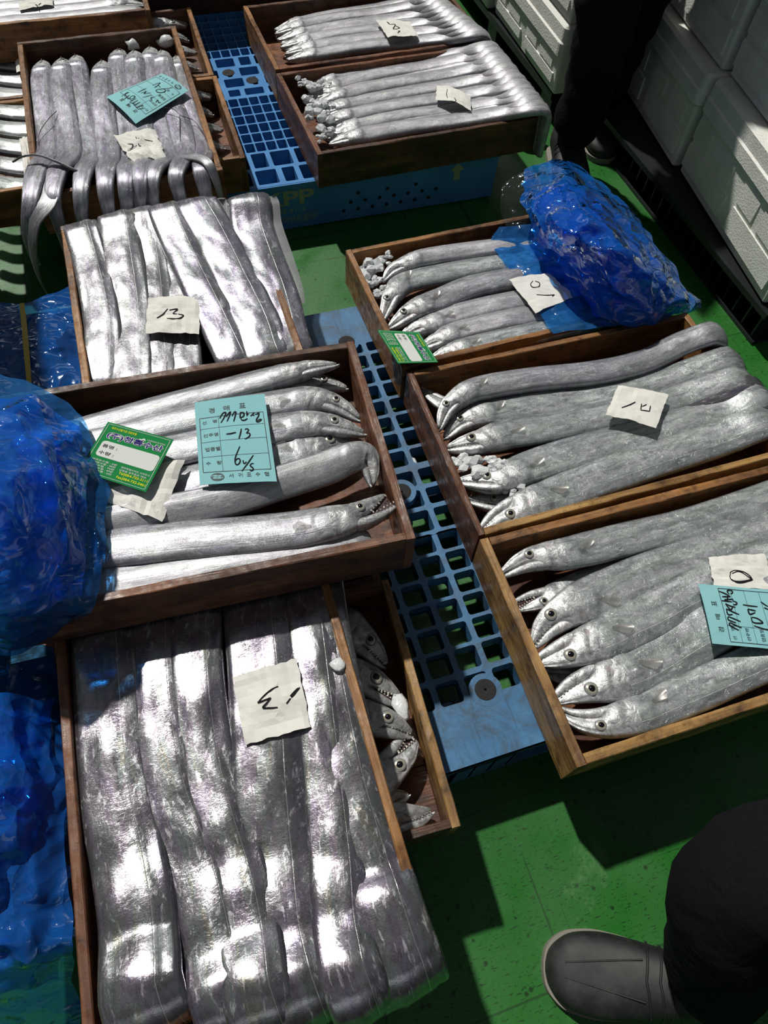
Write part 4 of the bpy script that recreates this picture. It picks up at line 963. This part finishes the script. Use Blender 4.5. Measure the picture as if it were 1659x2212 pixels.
def slip(label, C4, strokes, w=.0024, seed=0, bend=.002):
    o, S, nrm, o0 = sheet_quad('auction_slip', C4, SLIP, 8, bend, .0015, seed, .0004)
    tag(o, label, 'paper slip', 'pale blue auction slips')
    SS = lambda u, v, l: S(u, v, .0005 + l) - o0
    mb = MB()
    for s, u, v, h, w_ in (('경', .19, .165, .062, .085), ('매', .40, .158, .060, .085), ('표', .62, .150, .058, .092)): text_mesh(mb, SS, s, u, v, h, w_, .01)
    for s, u, v, h, w_ in (('선', .09, .295, .040, .058), ('명', .235, .290, .040, .058), ('선주명', .09, .455, .042, .205), ('업종별', .10, .625, .046, .205), ('수', .10, .785, .040, .062), ('량', .245, .785, .042, .062), ('서', .385, .94, .045, .06), ('귀', .505, .94, .045, .06), ('포', .62, .94, .045, .06), ('수', .735, .94, .045, .06), ('협', .85, .94, .045, .06)): text_mesh(mb, SS, s, u, v, h, w_, .008)
    mk('printed_text', mb.v, mb.f, PRINT, o, smooth=False)
    mb = MB()
    def ln(a, b, w_=.0009):
        P = [S(lerp(a[0], b[0], k/8), lerp(a[1], b[1], k/8), .0005) - o0 for k in range(9)]
        V = []
        for i, p in enumerate(P):
            d = (P[-1] - P[0]).normalized(); sd = nrm.cross(d).normalized(); V += [p + sd*w_/2, p - sd*w_/2]
        mb.add(V, [(2*i, 2*i+1, 2*i+3, 2*i+2) for i in range(8)])
    L_, R_, T_, Bm = .055, .945, .215, .865
    for a, b in (((L_, T_), (R_, T_)), ((L_, Bm), (R_, Bm)), ((L_, T_), (L_, Bm)), ((R_, T_), (R_, Bm))): ln(a, b, .0011)
    for v in (.352, .515, .69): ln((L_, v), (R_, v), .0006)
    ln((.315, T_), (.315, Bm), .0006)
    mk('table_lines', mb.v, mb.f, PRINT, o, smooth=False)
    mb = MB(); n = 28
    V = [SS(.235 + .09*math.cos(6.283*k/n), .925 + .045*math.sin(6.283*k/n), 0) for k in range(n)]; mb.add(V, [tuple(range(n))])
    mk('emblem', mb.v, mb.f, PRINT, o, smooth=False)
    mb = MB()
    for cx_, cy_, k in ((.205, .912, 1), (.265, .918, 1), (.205, .936, -1), (.262, .940, -1)):
        V = [SS(cx_ + .032*math.cos(6.283*t/12), cy_ + .009*math.sin(6.283*t/12), .0003) for t in range(12)]
        V += [SS(cx_ - k*.030, cy_, .0003), SS(cx_ - k*.046, cy_ - .010, .0003), SS(cx_ - k*.046, cy_ + .010, .0003)]
        mb.add(V, [tuple(range(12)), (12, 13, 14)])
    mk('emblem_fish', mb.v, mb.f, SLIP, o, smooth=False)
    pen(o, S, nrm, o0, strokes, w)
    return o
ZS = lambda *p: zc(420, 850, .1085, p)
slip('pale blue slip with three black entries beside the green card', AT([(420, 870), (571, 850.5), (598, 1040), (432, 1048)], .462), [
 ZS((500, 490), (545, 410), (590, 375), (625, 385), (590, 470), (525, 578)), ZS((630, 460), (680, 390), (715, 362), (700, 430), (645, 555)), ZS((745, 445), (790, 370), (825, 368), (810, 440), (778, 558)),
 ZS((915, 365), (908, 430), (905, 485)), ZS((915, 370), (970, 375), (985, 410), (965, 455), (915, 475)), ZS((1040, 345), (1045, 400), (1042, 440)), ZS((1045, 400), (1080, 405)), ZS((925, 490), (945, 525), (1000, 525), (1055, 490)),
 ZS((1115, 440), (1160, 400), (1185, 365)), ZS((1150, 400), (1190, 430)), ZS((1200, 400), (1240, 395), (1280, 370), (1275, 430), (1235, 500), (1240, 550), (1290, 540), (1330, 500), (1290, 500), (1250, 530)),
 ZS((632, 810), (730, 800), (830, 775)), ZS((935, 700), (915, 800), (885, 905)), ZS((1000, 715), (1050, 700), (1075, 730), (1030, 790)), ZS((1030, 790), (1095, 790), (1100, 840), (1050, 885), (1000, 905)),
 ZS((905, 1050), (850, 1170), (810, 1290), (815, 1390), (860, 1410), (905, 1360), (900, 1300), (850, 1295), (815, 1340)), ZS((970, 1320), (975, 1370), (1000, 1385), (1035, 1350)), ZS((1170, 1220), (1060, 1380), (940, 1540)), ZS((1180, 1385), (1130, 1390), (1110, 1430), (1160, 1470), (1165, 1510), (1125, 1530), (1100, 1500))], .0022, 1)
ZD = lambda *p: zc(1480, 1220, .1079, p)
slip('pale blue slip turned sideways on the fish in the crate nearest the black shoe', AT([(1539, 1390), (1508.6, 1261), (1692, 1277), (1730, 1408)], .2745), [
 ZD((665, 525), (800, 580), (905, 640)), ZD((880, 590), (840, 530), (900, 500), (950, 550), (910, 585)), ZD((735, 640), (900, 640)), ZD((780, 700), (960, 690)), ZD((830, 740), (850, 650)), ZD((725, 720), (935, 745)), ZD((940, 715), (1030, 760), (1010, 800), (955, 795)),
 ZD((800, 780), (900, 830), (1005, 855)), ZD((800, 785), (850, 850), (905, 905), (960, 830)), ZD((810, 885), (950, 950), (1075, 1000)), ZD((815, 890), (850, 1000), (945, 1000)), ZD((850, 1040), (980, 1090), (1105, 1140)), ZD((850, 1045), (860, 1110), (1015, 1165)), ZD((885, 1160), (1000, 1210), (1130, 1265)), ZD((880, 1165), (890, 1215), (1075, 1315)),
 ZD((1150, 800), (1300, 825), (1445, 840)), ZD((1250, 890), (1410, 925)), ZD((1245, 895), (1290, 990), (1400, 960)), ZD((1320, 1050), (1440, 1080), (1545, 1165), (1420, 1170), (1345, 1140), (1320, 1060)), ZD((1375, 1220), (1520, 1270), (1659, 1310)), ZD((1510, 740), (1590, 800), (1659, 840)), ZD((1575, 860), (1659, 900))], .0026, 2)
ZQ = lambda *p: zc(220, 150, .12055, p)
slip('pale blue slip lying diagonally in the film covered crate with hanging tails', [at(293, 267.5, .365), at(229.6, 209, .360), at(349.6, 159, .360), at(407.5, 195.8, .365)], [
 ZQ((350, 480), (420, 430), (480, 400), (430, 420), (410, 490)), ZQ((400, 540), (500, 460)), ZQ((430, 460), (470, 540)), ZQ((470, 540), (550, 480), (600, 500), (540, 540), (490, 520)), ZQ((500, 590), (620, 530)), ZQ((550, 620), (650, 560)), ZQ((580, 650), (690, 590)), ZQ((610, 690), (740, 630)), ZQ((640, 710), (780, 680)), ZQ((500, 600), (560, 620), (600, 660), (650, 700)),
 ZQ((645, 415), (730, 370), (800, 340)), ZQ((700, 430), (790, 400), (760, 440), (880, 420)), ZQ((735, 510), (830, 480), (900, 460)), ZQ((940, 490), (880, 510), (900, 550)), ZQ((960, 580), (1000, 540), (1010, 580), (1050, 570)),
 ZQ((905, 285), (1040, 240), (1000, 290)), ZQ((940, 330), (1010, 290), (1050, 330)), ZQ((1270, 330), (1130, 350), (980, 370), (1000, 410), (1110, 410), (1140, 370), (1060, 350))], .0020, 3, bend=.006)

def card(label, C4, seed):
    o, S, nrm, o0 = sheet_quad('shop_card', C4, STICK, 6, .0, .0, seed, .0008)
    tag(o, label, 'card', 'green fish dealer cards')
    S1 = lambda u, v, l: S(u, v, .0004 + l) - o0
    def poly(nm, P, mat, lift=0.0):
        mk(nm, [S1(u, v, lift) for u, v in P], [tuple(range(len(P)))], mat, o, smooth=False)
    mb = MB()
    for a, b in (((.03, .03), (.97, .036)), ((.03, .964), (.97, .97)), ((.03, .03), (.036, .97)), ((.964, .03), (.97, .97))):
        mb.add([S1(a[0], a[1], 0), S1(b[0], a[1], 0), S1(b[0], b[1], 0), S1(a[0], b[1], 0)], [(0, 1, 2, 3)])
    mk('border_line', mb.v, mb.f, CARDW, o, smooth=False)
    P = []
    for cx_, cy_, a in ((.89, .40, -90), (.89, .60, 0), (.09 + .06, .60, 90), (.09 + .06, .40, 180)):
        for i in range(5):
            t = math.radians(a + 22.5 * i); P.append((cx_ + .06*math.cos(t), cy_ + .05*math.sin(t)))
    poly('writing_box', P, CARDW)
    mb = MB(); text_mesh(mb, S1, '제주수산물가공 전문유통', .10, .115, .045, .38, .01)
    text_mesh(mb, S1, 'Tel)064-733-3111', .53, .865, .058, .42, .012); text_mesh(mb, S1, 'Fax)064-732-5461', .53, .94, .058, .42, .012)
    mk('yellow_print', mb.v, mb.f, CARDY, o, smooth=False)
    mb = MB(); text_mesh(mb, S1, '(주)청룡수산', .09, .305, .14, .84, .085)
    for k, (a, b) in enumerate((('서귀포수협', '5번'), ('성산포수협', '30번'), ('한 림수협', '76번'), ('모슬포수협', '49번'), ('제주시수협', '5번'))):
        text_mesh(mb, S1, a + ' : ' + b, .08, .735 + k * .046, .034, .37, .01)
    text_mesh(mb, S1, '제주특별자치도 서귀포시', .52, .745, .036, .42, .006); text_mesh(mb, S1, '남원읍 일주동로 7825', .52, .795, .036, .39, .006)
    text_mesh(mb, S1, 'CHEONG RYONG', .66, .150, .026, .27, .0)
    V = [S1(.55 + .09*t/8, .14 + .016*math.sin(t*.9), 0) for t in range(9)] + [S1(.55 + .09*t/8, .165 + .012*math.sin(t*.9), 0) for t in range(9)]
    mb.add(V, [(i, i+1, i+10, i+9) for i in range(8)])
    mk('white_print', mb.v, mb.f, CARDW, o, smooth=False)
    mb = MB(); text_mesh(mb, S1, '(주)청룡수산', .098, .300, .128, .825, .02, lift=.0003); mk('dealer_name', mb.v, mb.f, CARDP, o, smooth=False)
    mb = MB(); text_mesh(mb, S1, '품명 :', .12, .475, .062, .22, .01, lift=.0003); text_mesh(mb, S1, '수량 :', .12, .605, .062, .22, .01, lift=.0003)
    mk('black_print', mb.v, mb.f, INK, o, smooth=False)
    return o
card('green dealer card lying beside the blue slip on the topmost crate', [at(233.5, 911, .478), at(375, 949.5, .474), at(315, 1063, .470), at(168, 1016, .474)], 1)
card('green dealer card sticking out over the board of the blue film crate', [at(904.7, 716.8, .272), at(946.5, 782.5, .270), at(859.7, 785, .272), at(814.6, 712.5, .274)], 2)
# fishing lines in the far crate
def tube(name, pts, r, mat, label=None, cat=None, k=6, parent=None):
    P = cr(pts, 8); V = []; Fc = []
    for i, p in enumerate(P):
        d = (P[min(i+1, len(P)-1)] - P[max(i-1, 0)]).normalized(); a = d.cross(Vector((.3, .2, 1))).normalized(); b = d.cross(a)
        V += [p + (a*math.cos(6.283*j/k) + b*math.sin(6.283*j/k))*r for j in range(k)]
        if i: Fc += [((i-1)*k+j, (i-1)*k+(j+1) % k, i*k+(j+1) % k, i*k+j) for j in range(k)]
    o = mk(name, V, Fc, mat, parent)
    if label: tag(o, label, cat)
    return o
tube('fishing_line', AT([(122, 240, .357), (104, 258, .365), (86, 285, .365), (83, 305, .358), (90, 330, .355)]), .0009, LINE, 'dark snood line curled over the fish by the light left board', 'fishing line')
tube('fishing_line', AT([(350, 232, .362), (375, 236, .37), (392, 250, .368), (420, 262, .36), (445, 300, .355), (455, 335, .352)]), .0009, LINE, 'dark snood line running from the diagonal blue slip to the board', 'fishing line')
tube('fishing_line', AT([(388, 250, .362), (389, 290, .362), (392, 315, .358), (400, 335, .352)]), .0009, LINE, 'short dark snood line hanging down from the longer one', 'fishing line')
# ------------------------------------------------------------------ plastic film
def film(name, rows, mat, amp, seed, nu=70, nv=70, parent=None, freq=1.0):
    random.seed(seed)
    G = [[at(*p) for p in r] for r in rows]
    k = 18
    R1 = [cr(r, k) for r in G]; n1 = len(R1[0])
    cols = [cr([R1[i][j] for i in range(len(R1))], k) for j in range(n1)]
    n2 = len(cols[0])
    dirs = [(random.uniform(0, 6.28), random.uniform(9, 42) * freq, random.random(), random.uniform(.25, 1)) for _ in range(9)]
    V = []
    for j in range(n1):
        for i in range(n2):
            p = cols[j][i].copy(); h = 0; gx = gy = 0
            q = p + Vector((noise.noise(p * 9 + Vector((seed, 0, 0))), noise.noise(p * 9 + Vector((0, seed, 0))), 0)) * .035
            for a, f_, ph, wgt in dirs:
                t = (q.x * math.cos(a) + q.y * math.sin(a)) * f_ * .5 + ph
                h += wgt * (abs((t % 1) - .5) * 2 - .5) * 12 / f_
            h += .35 * (1 - abs(noise.noise(p * 16 + Vector((0, 0, seed)))) * 4) + .2 * (1 - abs(noise.noise(p * 34 + Vector((0, 9, seed)))) * 4)
            eg = min(i, n2 - 1 - i, j, n1 - 1 - j) / 4
            p.z += h * amp * min(1, .4 + eg * .3); p.x += noise.noise(p * 18 + Vector((seed, 7, 0))) * amp * 1.2; p.y += noise.noise(p * 18 + Vector((7, seed, 0))) * amp * 1.2
            V.append(p)
    Fc = [(j*n2+i, j*n2+i+1, (j+1)*n2+i+1, (j+1)*n2+i) for j in range(n1-1) for i in range(n2-1)]
    o0 = V[0].copy()
    o = mk(name, [v - o0 for v in V], Fc, mat, None, smooth=True, loc=o0)
    if parent:
        o.parent = parent; o.location = o0 - parent.location
    try:
        bpy.context.view_layer.update()
    except Exception: pass
    return o
s1 = film('blue_plastic_sheet', [[(-160, 780, .40), (0, 810, .455), (95, 838, .472), (178, 900, .466)], [(-160, 900, .50), (0, 915, .52), (120, 940, .50), (205, 972, .462)], [(-160, 1050, .55), (0, 1060, .55), (130, 1070, .51), (236, 1075, .462)], [(-160, 1200, .52), (0, 1210, .53), (120, 1190, .50), (228, 1170, .462)], [(-160, 1330, .45), (0, 1330, .47), (110, 1310, .47), (205, 1300, .458)], [(-160, 1420, .34), (0, 1415, .36), (95, 1385, .37), (160, 1345, .38)]], BLUE2, .010, 5)
tag(s1, 'crumpled blue plastic film over the left end of the topmost crate with the green card', 'plastic sheet')
film('film_fold', [[(-160, 840, .50), (0, 850, .52), (80, 865, .51), (165, 925, .49)], [(-160, 1000, .58), (0, 1010, .59), (90, 1010, .56), (192, 1010, .50)], [(-160, 1180, .58), (0, 1190, .58), (90, 1170, .54), (185, 1150, .49)], [(-160, 1340, .47), (0, 1350, .48), (90, 1320, .48), (172, 1290, .475)]], BLUE, .014, 9, parent=s1)
film('film_fold', [[(-160, 880, .56), (0, 890, .58), (110, 930, .54)], [(-160, 1060, .62), (0, 1070, .63), (130, 1080, .56)], [(-160, 1300, .53), (0, 1310, .53), (120, 1280, .50)]], BLUE2, .014, 12, parent=s1)
s2 = film('blue_plastic_sheet', [[(-160, 1370, .29), (0, 1385, .29), (118, 1390, .27)], [(-160, 1560, .33), (0, 1570, .33), (138, 1580, .275)], [(-160, 1780, .32), (0, 1790, .32), (148, 1800, .272)], [(-160, 1980, .31), (0, 1985, .305), (158, 1990, .270)], [(-160, 2080, .29), (0, 2080, .28), (165, 2060, .255)], [(-160, 2260, .10), (0, 2270, .08), (175, 2260, .02)]], BLUE, .013, 21)
tag(s2, 'deep blue plastic film hanging beside the nearest crate down to the floor', 'plastic sheet')
film('film_fold', [[(-160, 1480, .36), (0, 1500, .36), (110, 1520, .30)], [(-160, 1700, .36), (0, 1720, .36), (125, 1740, .27)], [(-160, 1960, .30), (0, 1960, .30), (140, 1960, .18)], [(-160, 2140, .20), (0, 2150, .18), (140, 2120, .10)]], BLUE, .015, 27, parent=s2)
s3 = film('blue_plastic_sheet', [[(-90, 640, .27), (40, 655, .27), (100, 640, .275), (160, 615, .265)], [(-90, 740, .29), (50, 745, .29), (110, 740, .285), (168, 730, .265)], [(-90, 860, .285), (70, 860, .28), (120, 850, .275), (186, 845, .262)]], BLUE, .006, 33)
tag(s3, 'dark blue plastic film in shade under a yellow strap, left of the far 13 crate', 'plastic sheet')
mb = MB(); P = AT([(42, 655, .295), (46, 700, .300), (52, 770, .300), (60, 850, .29)]); Q = AT([(52, 654, .295), (58, 700, .300), (64, 770, .300), (70, 850, .29)])
PP, QQ = cr(P, 6), cr(Q, 6)
V = [v for p in zip(PP, QQ) for v in p]; n = len(V); V2 = V + [v - Vector((0, 0, .0008)) for v in V]
Fc = [(2*i, 2*i+1, 2*i+3, 2*i+2) for i in range(len(PP)-1)] + [(n+2*i+2, n+2*i+3, n+2*i+1, n+2*i) for i in range(len(PP)-1)]
tag(mk('packing_strap', V2, Fc, STRAP), 'flat yellow packing strap over the shaded blue film', 'strap')
s4 = film('blue_plastic_sheet', [[(1078, 490, .262), (1170, 482, .266), (1290, 480, .27), (1420, 560, .25)], [(1063, 528, .252), (1180, 540, .254), (1310, 560, .262), (1470, 615, .25)], [(1118, 605, .250), (1200, 622, .256), (1330, 640, .26), (1500, 650, .25)], [(1196, 722, .258), (1250, 712, .260), (1350, 702, .262), (1490, 672, .255)]], BLUE2, .003, 41)
tag(s4, 'blue plastic film bundle over the tail half of the far right column crate', 'plastic sheet')
film('film_fold', [[(1130, 372, .30), (1210, 340, .29), (1300, 395, .26)], [(1128, 440, .34), (1230, 430, .40), (1362, 450, .28)], [(1160, 520, .32), (1290, 520, .42), (1430, 545, .28)], [(1225, 590, .28), (1370, 610, .38), (1500, 640, .24)], [(1290, 690, .268), (1400, 700, .27), (1525, 665, .20)]], BLUE, .014, 45, parent=s4)
film('film_fold', [[(1150, 420, .36), (1215, 385, .36), (1290, 430, .30)], [(1170, 500, .37), (1270, 490, .44), (1380, 500, .31)], [(1240, 580, .31), (1350, 580, .42), (1450, 590, .29)], [(1300, 660, .28), (1400, 670, .32), (1490, 655, .23)]], BLUE, .016, 49, parent=s4)
film('clear_film_corner', [[(1085, 400, .27), (1130, 372, .30), (1175, 385, .30)], [(1082, 450, .25), (1125, 430, .29), (1160, 440, .31)], [(1098, 500, .255), (1130, 495, .27), (1165, 500, .28)]], CLEAR, .004, 52, parent=s4)
# ------------------------------------------------------------------ foam boxes
def eps_box(label, cx, cy, z, L, W, hb, hl, yaw, grp=None, panels=2):
    r = empty('foam_box', (cx, cy, z), yaw); tag(r, label, 'foam box', grp)
    def ring(prof, nm, cap=True, rr=.022):
        V = []; Fc = []; n = None
        for off, zz in prof:
            P = rrect(-L/2 + off*.6, -W/2 + off, L/2 - off*.6, W/2 - off, max(.006, rr - off), 4)
            n = len(P); V += [(x, y, zz) for x, y in P]
        for i in range(len(prof)-1): Fc += [(i*n+j, i*n+(j+1) % n, (i+1)*n+(j+1) % n, (i+1)*n+j) for j in range(n)]
        if cap: Fc.append(tuple((len(prof)-1)*n + j for j in range(n))); Fc.append(tuple(range(n-1, -1, -1)))
        return mk(nm, V, Fc, EPS, r, smooth=False)
    ring([(.022, 0), (.016, .006), (.010, hb - .012), (.008, hb)], 'box_body')
    ring([(.008, hb + .0005), (.0, hb + .006), (.0, hb + hl * .45), (.005, hb + hl * .5), (.005, hb + hl * .9), (.014, hb + hl)], 'lid')
    w = L / panels
    for i in range(panels):
        x0 = -L/2 + i*w + .03; x1 = x0 + w - .045; y = W/2 - .010
        for a, b, c, d in ((x0, x1, .03, hb*.52), (x0 + .02, x1 - .12, hb*.60, hb*.9), (x1 - .09, x1, hb*.60, hb*.9)):
            mb = MB(); mb.box((a, y - .006, c), (b, y + .0022, d)); mk('embossed_panel', mb.v, mb.f, EPS, r, smooth=False)
    return r
# stack behind the person: long face towards the crates
yw = R(90 - 8)
for k, (z, lb) in enumerate(((.115, 'lowest'), (.392, 'second'), (.669, 'third'))):
    for j, (t, wh) in enumerate(((0, 'nearer'), (1, 'farther'))):
        yc = 1.30 + .60 * j; xc = 1.455 + .185 + (yc - 1.30) * .115 + .02 + k * .028
        if k == 2 and j == 0: pass
        eps_box('white foam box on the black skid, %s layer, %s column' % (lb, wh), xc, yc, z, .60, .40, .185, .088, yw, 'foam boxes on the black skid', 2)
for k, (z, lb) in enumerate(((.10, 'lowest'), (.312, 'second'), (.524, 'third'))):
    for j, wh in ((0, 'nearer'), (1, 'farther')):
        eps_box('grey white foam box beside the fish tails, %s layer, %s column' % (lb, wh), 1.30 + .205 - j*.0 + .02, 2.11 + .285 + j * .60, z, .585, .41, .115, .095, R(88), 'foam boxes behind the fish tails', 2)
for k in range(4):  # added stack out of view, placed to shade the blue film at left
    eps_box('added unseen white foam box shading the film left of the far 13 crate, %s of its stack' % ('bottom', 'second', 'third', 'top')[k], -.68, 1.63, .001 + k * .275, .36, .36, .185, .088, R(90), 'added foam boxes shading the left film', 1)
pb = empty('black_skid', (0, 0, 0)); tag(pb, 'black ribbed plastic skid under the stack of white foam boxes', 'pallet')
mb = MB(); mb.box((1.43, 1.0, .095), (2.1, 2.3, .112)); mk('deck', mb.v, mb.f, BLACKP, pb, smooth=False)
mb = MB()
for i in range(26):
    y = 1.02 + i * .05; x = 1.455 + (y - 1.2) * .02; mb.box((x, y, .004), (x + .06, y + .006, .095))
mb.box((1.51, 1.0, .004), (1.52, 2.3, .095)); mb.box((1.445, 1.0, 0.001), (1.52, 2.3, .010)); mk('ribbed_side', mb.v, mb.f, BLACKP, pb, smooth=False)
pb2 = empty('black_skid', (0, 0, 0)); tag(pb2, 'black plastic skid under the grey white foam boxes behind the fish tails', 'pallet')
mb = MB(); mb.box((1.33, 2.13, .075), (1.75, 3.3, .098)); mk('deck', mb.v, mb.f, BLACKP, pb2, smooth=False)
for y in (2.15, 2.65, 3.15):
    mb = MB(); mb.box((1.35, y, .001), (1.73, y + .08, .075)); mk('runner', mb.v, mb.f, BLACKP, pb2, smooth=False)
# ------------------------------------------------------------------ people
def skin_body(name, verts, edges, rad, mat, label=None, cat=None, parent=None, sub=2, fold=.006, root=0):
    me = bpy.data.meshes.new(name); me.from_pydata(verts, edges, []); o = bpy.data.objects.new(name, me); COL.objects.link(o)
    md = o.modifiers.new('s', 'SKIN'); sv = me.skin_vertices[0].data
    for i, r_ in enumerate(rad): sv[i].radius = (r_, r_) if not isinstance(r_, tuple) else r_
    sv[root].use_root = True
    md.use_smooth_shade = True
    m2 = o.modifiers.new('u', 'SUBSURF'); m2.levels = m2.render_levels = sub
    dg = bpy.context.evaluated_depsgraph_get(); dg.update()
    em = bpy.data.meshes.new_from_object(o.evaluated_get(dg)); bpy.data.objects.remove(o)
    for v in em.vertices:
        n_ = v.normal; p = v.co
        k = noise.noise(Vector((p.x * 9, p.y * 9, p.z * 14))) + .6 * abs(noise.noise(Vector((p.x * 16, p.y * 16, p.z * 34)))); v.co = p + n_ * k * fold
    em.materials.append(mat); em.polygons.foreach_set('use_smooth', [True] * len(em.polygons))
    o = bpy.data.objects.new(name, em); COL.objects.link(o)
    if parent: o.parent = parent
    if label: tag(o, label, cat)
    return o
def shoe(parent, loc, rz, L=.29, mat=RUB):
    """rubber shoe, toe towards local -x"""
    st = [(-.5, .010, .010), (-.485, .036, .028), (-.44, .058, .040), (-.36, .076, .050), (-.22, .084, .060), (-.08, .080, .078), (.06, .072, .094), (.16, .066, .110), (.30, .062, .118), (.42, .058, .115), (.485, .045, .10), (.5, .02, .08)]
    _q = cr([Vector(a) for a in st], 4); st = [tuple(v) for v in _q]
    V = []; Fc = []; k = 20
    for s_, w_, h_ in st:
        for j in range(k):
            A = 6.28318 * j / k; cy_, cz = math.cos(A), math.sin(A)
            V.append((s_ * L, w_/2 * 1.42 * math.copysign(abs(cy_)**.8, cy_), .012 + h_/2 + h_/2 * math.copysign(abs(cz)**.8, cz)))
    for i in range(len(st)-1): Fc += [(i*k+j, i*k+(j+1) % k, (i+1)*k+(j+1) % k, (i+1)*k+j) for j in range(k)]
    Fc += [tuple(range(k)), tuple((len(st)-1)*k + j for j in range(k))]
    o = mk('shoe', V, Fc, mat, parent, loc=loc, rot=(0, 0, rz))
    P = [(s_*L*1.02, w_/2*1.5) for s_, w_, h_ in st]; P = P + [(x, -y) for x, y in P[::-1]]; n = len(P)
    V = [(x, y, 0) for x, y in P] + [(x, y, .017) for x, y in P]
    mk('sole', V, [tuple(range(n-1, -1, -1)), tuple(n+i for i in range(n))] + [(i, (i+1) % n, n+(i+1) % n, n+i) for i in range(n)], SOLE, o, smooth=False)
    mb = MB()
    for s0, wf in ((-.02, .60), (.045, .66), (.085, .70)):
        pts = []
        for j in range(13):
            A = math.pi * (j / 12); hh = interp([(a, c) for a, b, c in st], s0 + .05*abs(j-6)/6); ww = interp([(a, b) for a, b, c in st], s0) * 1.44
            pts.append(Vector(((s0 + .05*abs(j-6)/6) * L, ww/2*math.cos(A), .012 + hh/2 + (hh/2 + .0012)*math.sin(A)**.8)))
        k2 = 6; P = pts
        V = []; F2 = []
        for i, p in enumerate(P):
            for j in range(k2): V.append(p + Vector((math.cos(1.047*j), 0, math.sin(1.047*j))) * .0022)
            if i: F2 += [((i-1)*k2+j, (i-1)*k2+(j+1) % k2, i*k2+(j+1) % k2, i*k2+j) for j in range(k2)]
        mb.add(V, F2)
    for sg in (-1, 1):
        pts = [Vector((lerp(-.42, -.03, t/8) * L, sg * (.010 + .018 * t / 8), .012 + interp([(a, c) for a, b, c in st], lerp(-.42, -.03, t/8)) * .985)) for t in range(9)]
        V = []; F2 = []
        for i, p in enumerate(pts):
            for j in range(6): V.append(p + Vector((0, math.cos(1.047*j), math.sin(1.047*j))) * .0014)
            if i: F2 += [((i-1)*6+j, (i-1)*6+(j+1) % 6, i*6+(j+1) % 6, i*6+j) for j in range(6)]
        mb.add(V, F2)
    mk('seam_ridges', mb.v, mb.f, mat, o)
    return o
# person standing between the foam stacks
p1 = empty('person', (1.32, 1.80, 0)); tag(p1, 'person standing in loose black trousers between the foam box stacks', 'person')
J = [(0, .10, .98), (-.085, .09, .90), (-.075, .02, .50), (-.055, .03, .30), (-.05, .06, .09), (.10, .12, .90), (.13, .16, .50), (.13, .20, .28), (.13, .24, .09)]
skin_body('trousers', J, [(0, 1), (1, 2), (2, 3), (3, 4), (0, 5), (5, 6), (6, 7), (7, 8)], [.15, .105, .085, .078, .074, .105, .085, .078, .074], CLOTH, parent=p1, fold=.020)
J = [(.03, .11, .98), (.13, .13, 1.15), (.24, .14, 1.30), (.31, .14, 1.37), (.20, -.06, 1.30), (.34, -.10, 1.12), (.50, -.02, 1.02), (.27, .33, 1.30), (.40, .36, 1.12), (.54, .26, 1.02)]
skin_body('jacket', J, [(0, 1), (1, 2), (2, 3), (2, 4), (4, 5), (5, 6), (2, 7), (7, 8), (8, 9)], [.15, .15, .14, .06, .07, .055, .05, .07, .055, .05], CLOTH, parent=p1, fold=.012)
J = [(.31, .14, 1.38), (.35, .14, 1.44), (.39, .14, 1.52), (.40, .14, 1.60)]
skin_body('head', J, [(0, 1), (1, 2), (2, 3)], [.055, .055, (.075, .09), .06], SKIN, parent=p1, fold=.0)
J = [(.39, .14, 1.55), (.395, .14, 1.64)]
skin_body('cap', J, [(0, 1)], [.085, .075], CLOTH, parent=p1, fold=.0)
for sy, ex in ((-.02, .50), (.26, .54)):                       # hands resting on the top foam box
    hb_ = [(ex, sy, 1.01), (ex + .07, sy, .995)]; he = [(0, 1)]; hr = [.028, .034]
    for k_, (dy, ln_) in enumerate(((-.030, .062), (-.010, .072), (.010, .068), (.030, .052))):
        b_ = len(hb_); hb_ += [(ex + .10, sy + dy, .995), (ex + .10 + ln_ * .55, sy + dy * 1.2, .995), (ex + .10 + ln_, sy + dy * 1.3, .984)]; he += [(1, b_), (b_, b_+1), (b_+1, b_+2)]; hr += [.010, .009, .007]
    b_ = len(hb_); hb_ += [(ex + .04, sy + .045, .992), (ex + .085, sy + .062, .985)]; he += [(1, b_), (b_, b_+1)]; hr += [.011, .009]
    skin_body('hand', hb_, he, hr, SKIN, parent=p1, fold=0, sub=1)
shoe(p1, (-.06, .02, 0), R(75)); shoe(p1, (.14, .20, 0), R(75))
# person next to the camera: shoe and bent black trouser leg
p2 = empty('person', (.47, -.22, 0)); tag(p2, 'person in black trousers and a scuffed black rubber shoe on the green floor', 'person')
def rel(x, y, z): return (x - .47, y + .22, z)
J = [rel(.515, -.235, .10), rel(.50, -.20, .20), rel(.475, -.145, .31), rel(.482, -.085, .42), rel(.60, -.13, .50), rel(.82, -.30, .56), rel(1.0, -.45, .60)]
skin_body('trousers', J, [(0, 1), (1, 2), (2, 3), (3, 4), (4, 5), (5, 6)], [.070, .078, .080, .092, .105, .12, .14], CLOTH, parent=p2, fold=.014)
shoe(p2, rel(.425, -.205, 0), math.atan2(-.075, .165), .285)
# crumpled rag behind the blue bundle
mbv, mbf = chunk_v((0, 0, 0), (.045, .035, .03), 31, 3)
tag(mk('rag', mbv, mbf, EPS, loc=(1.22, 2.03, .035)), 'pale crumpled rag on the floor between stack and trousers', 'rag')
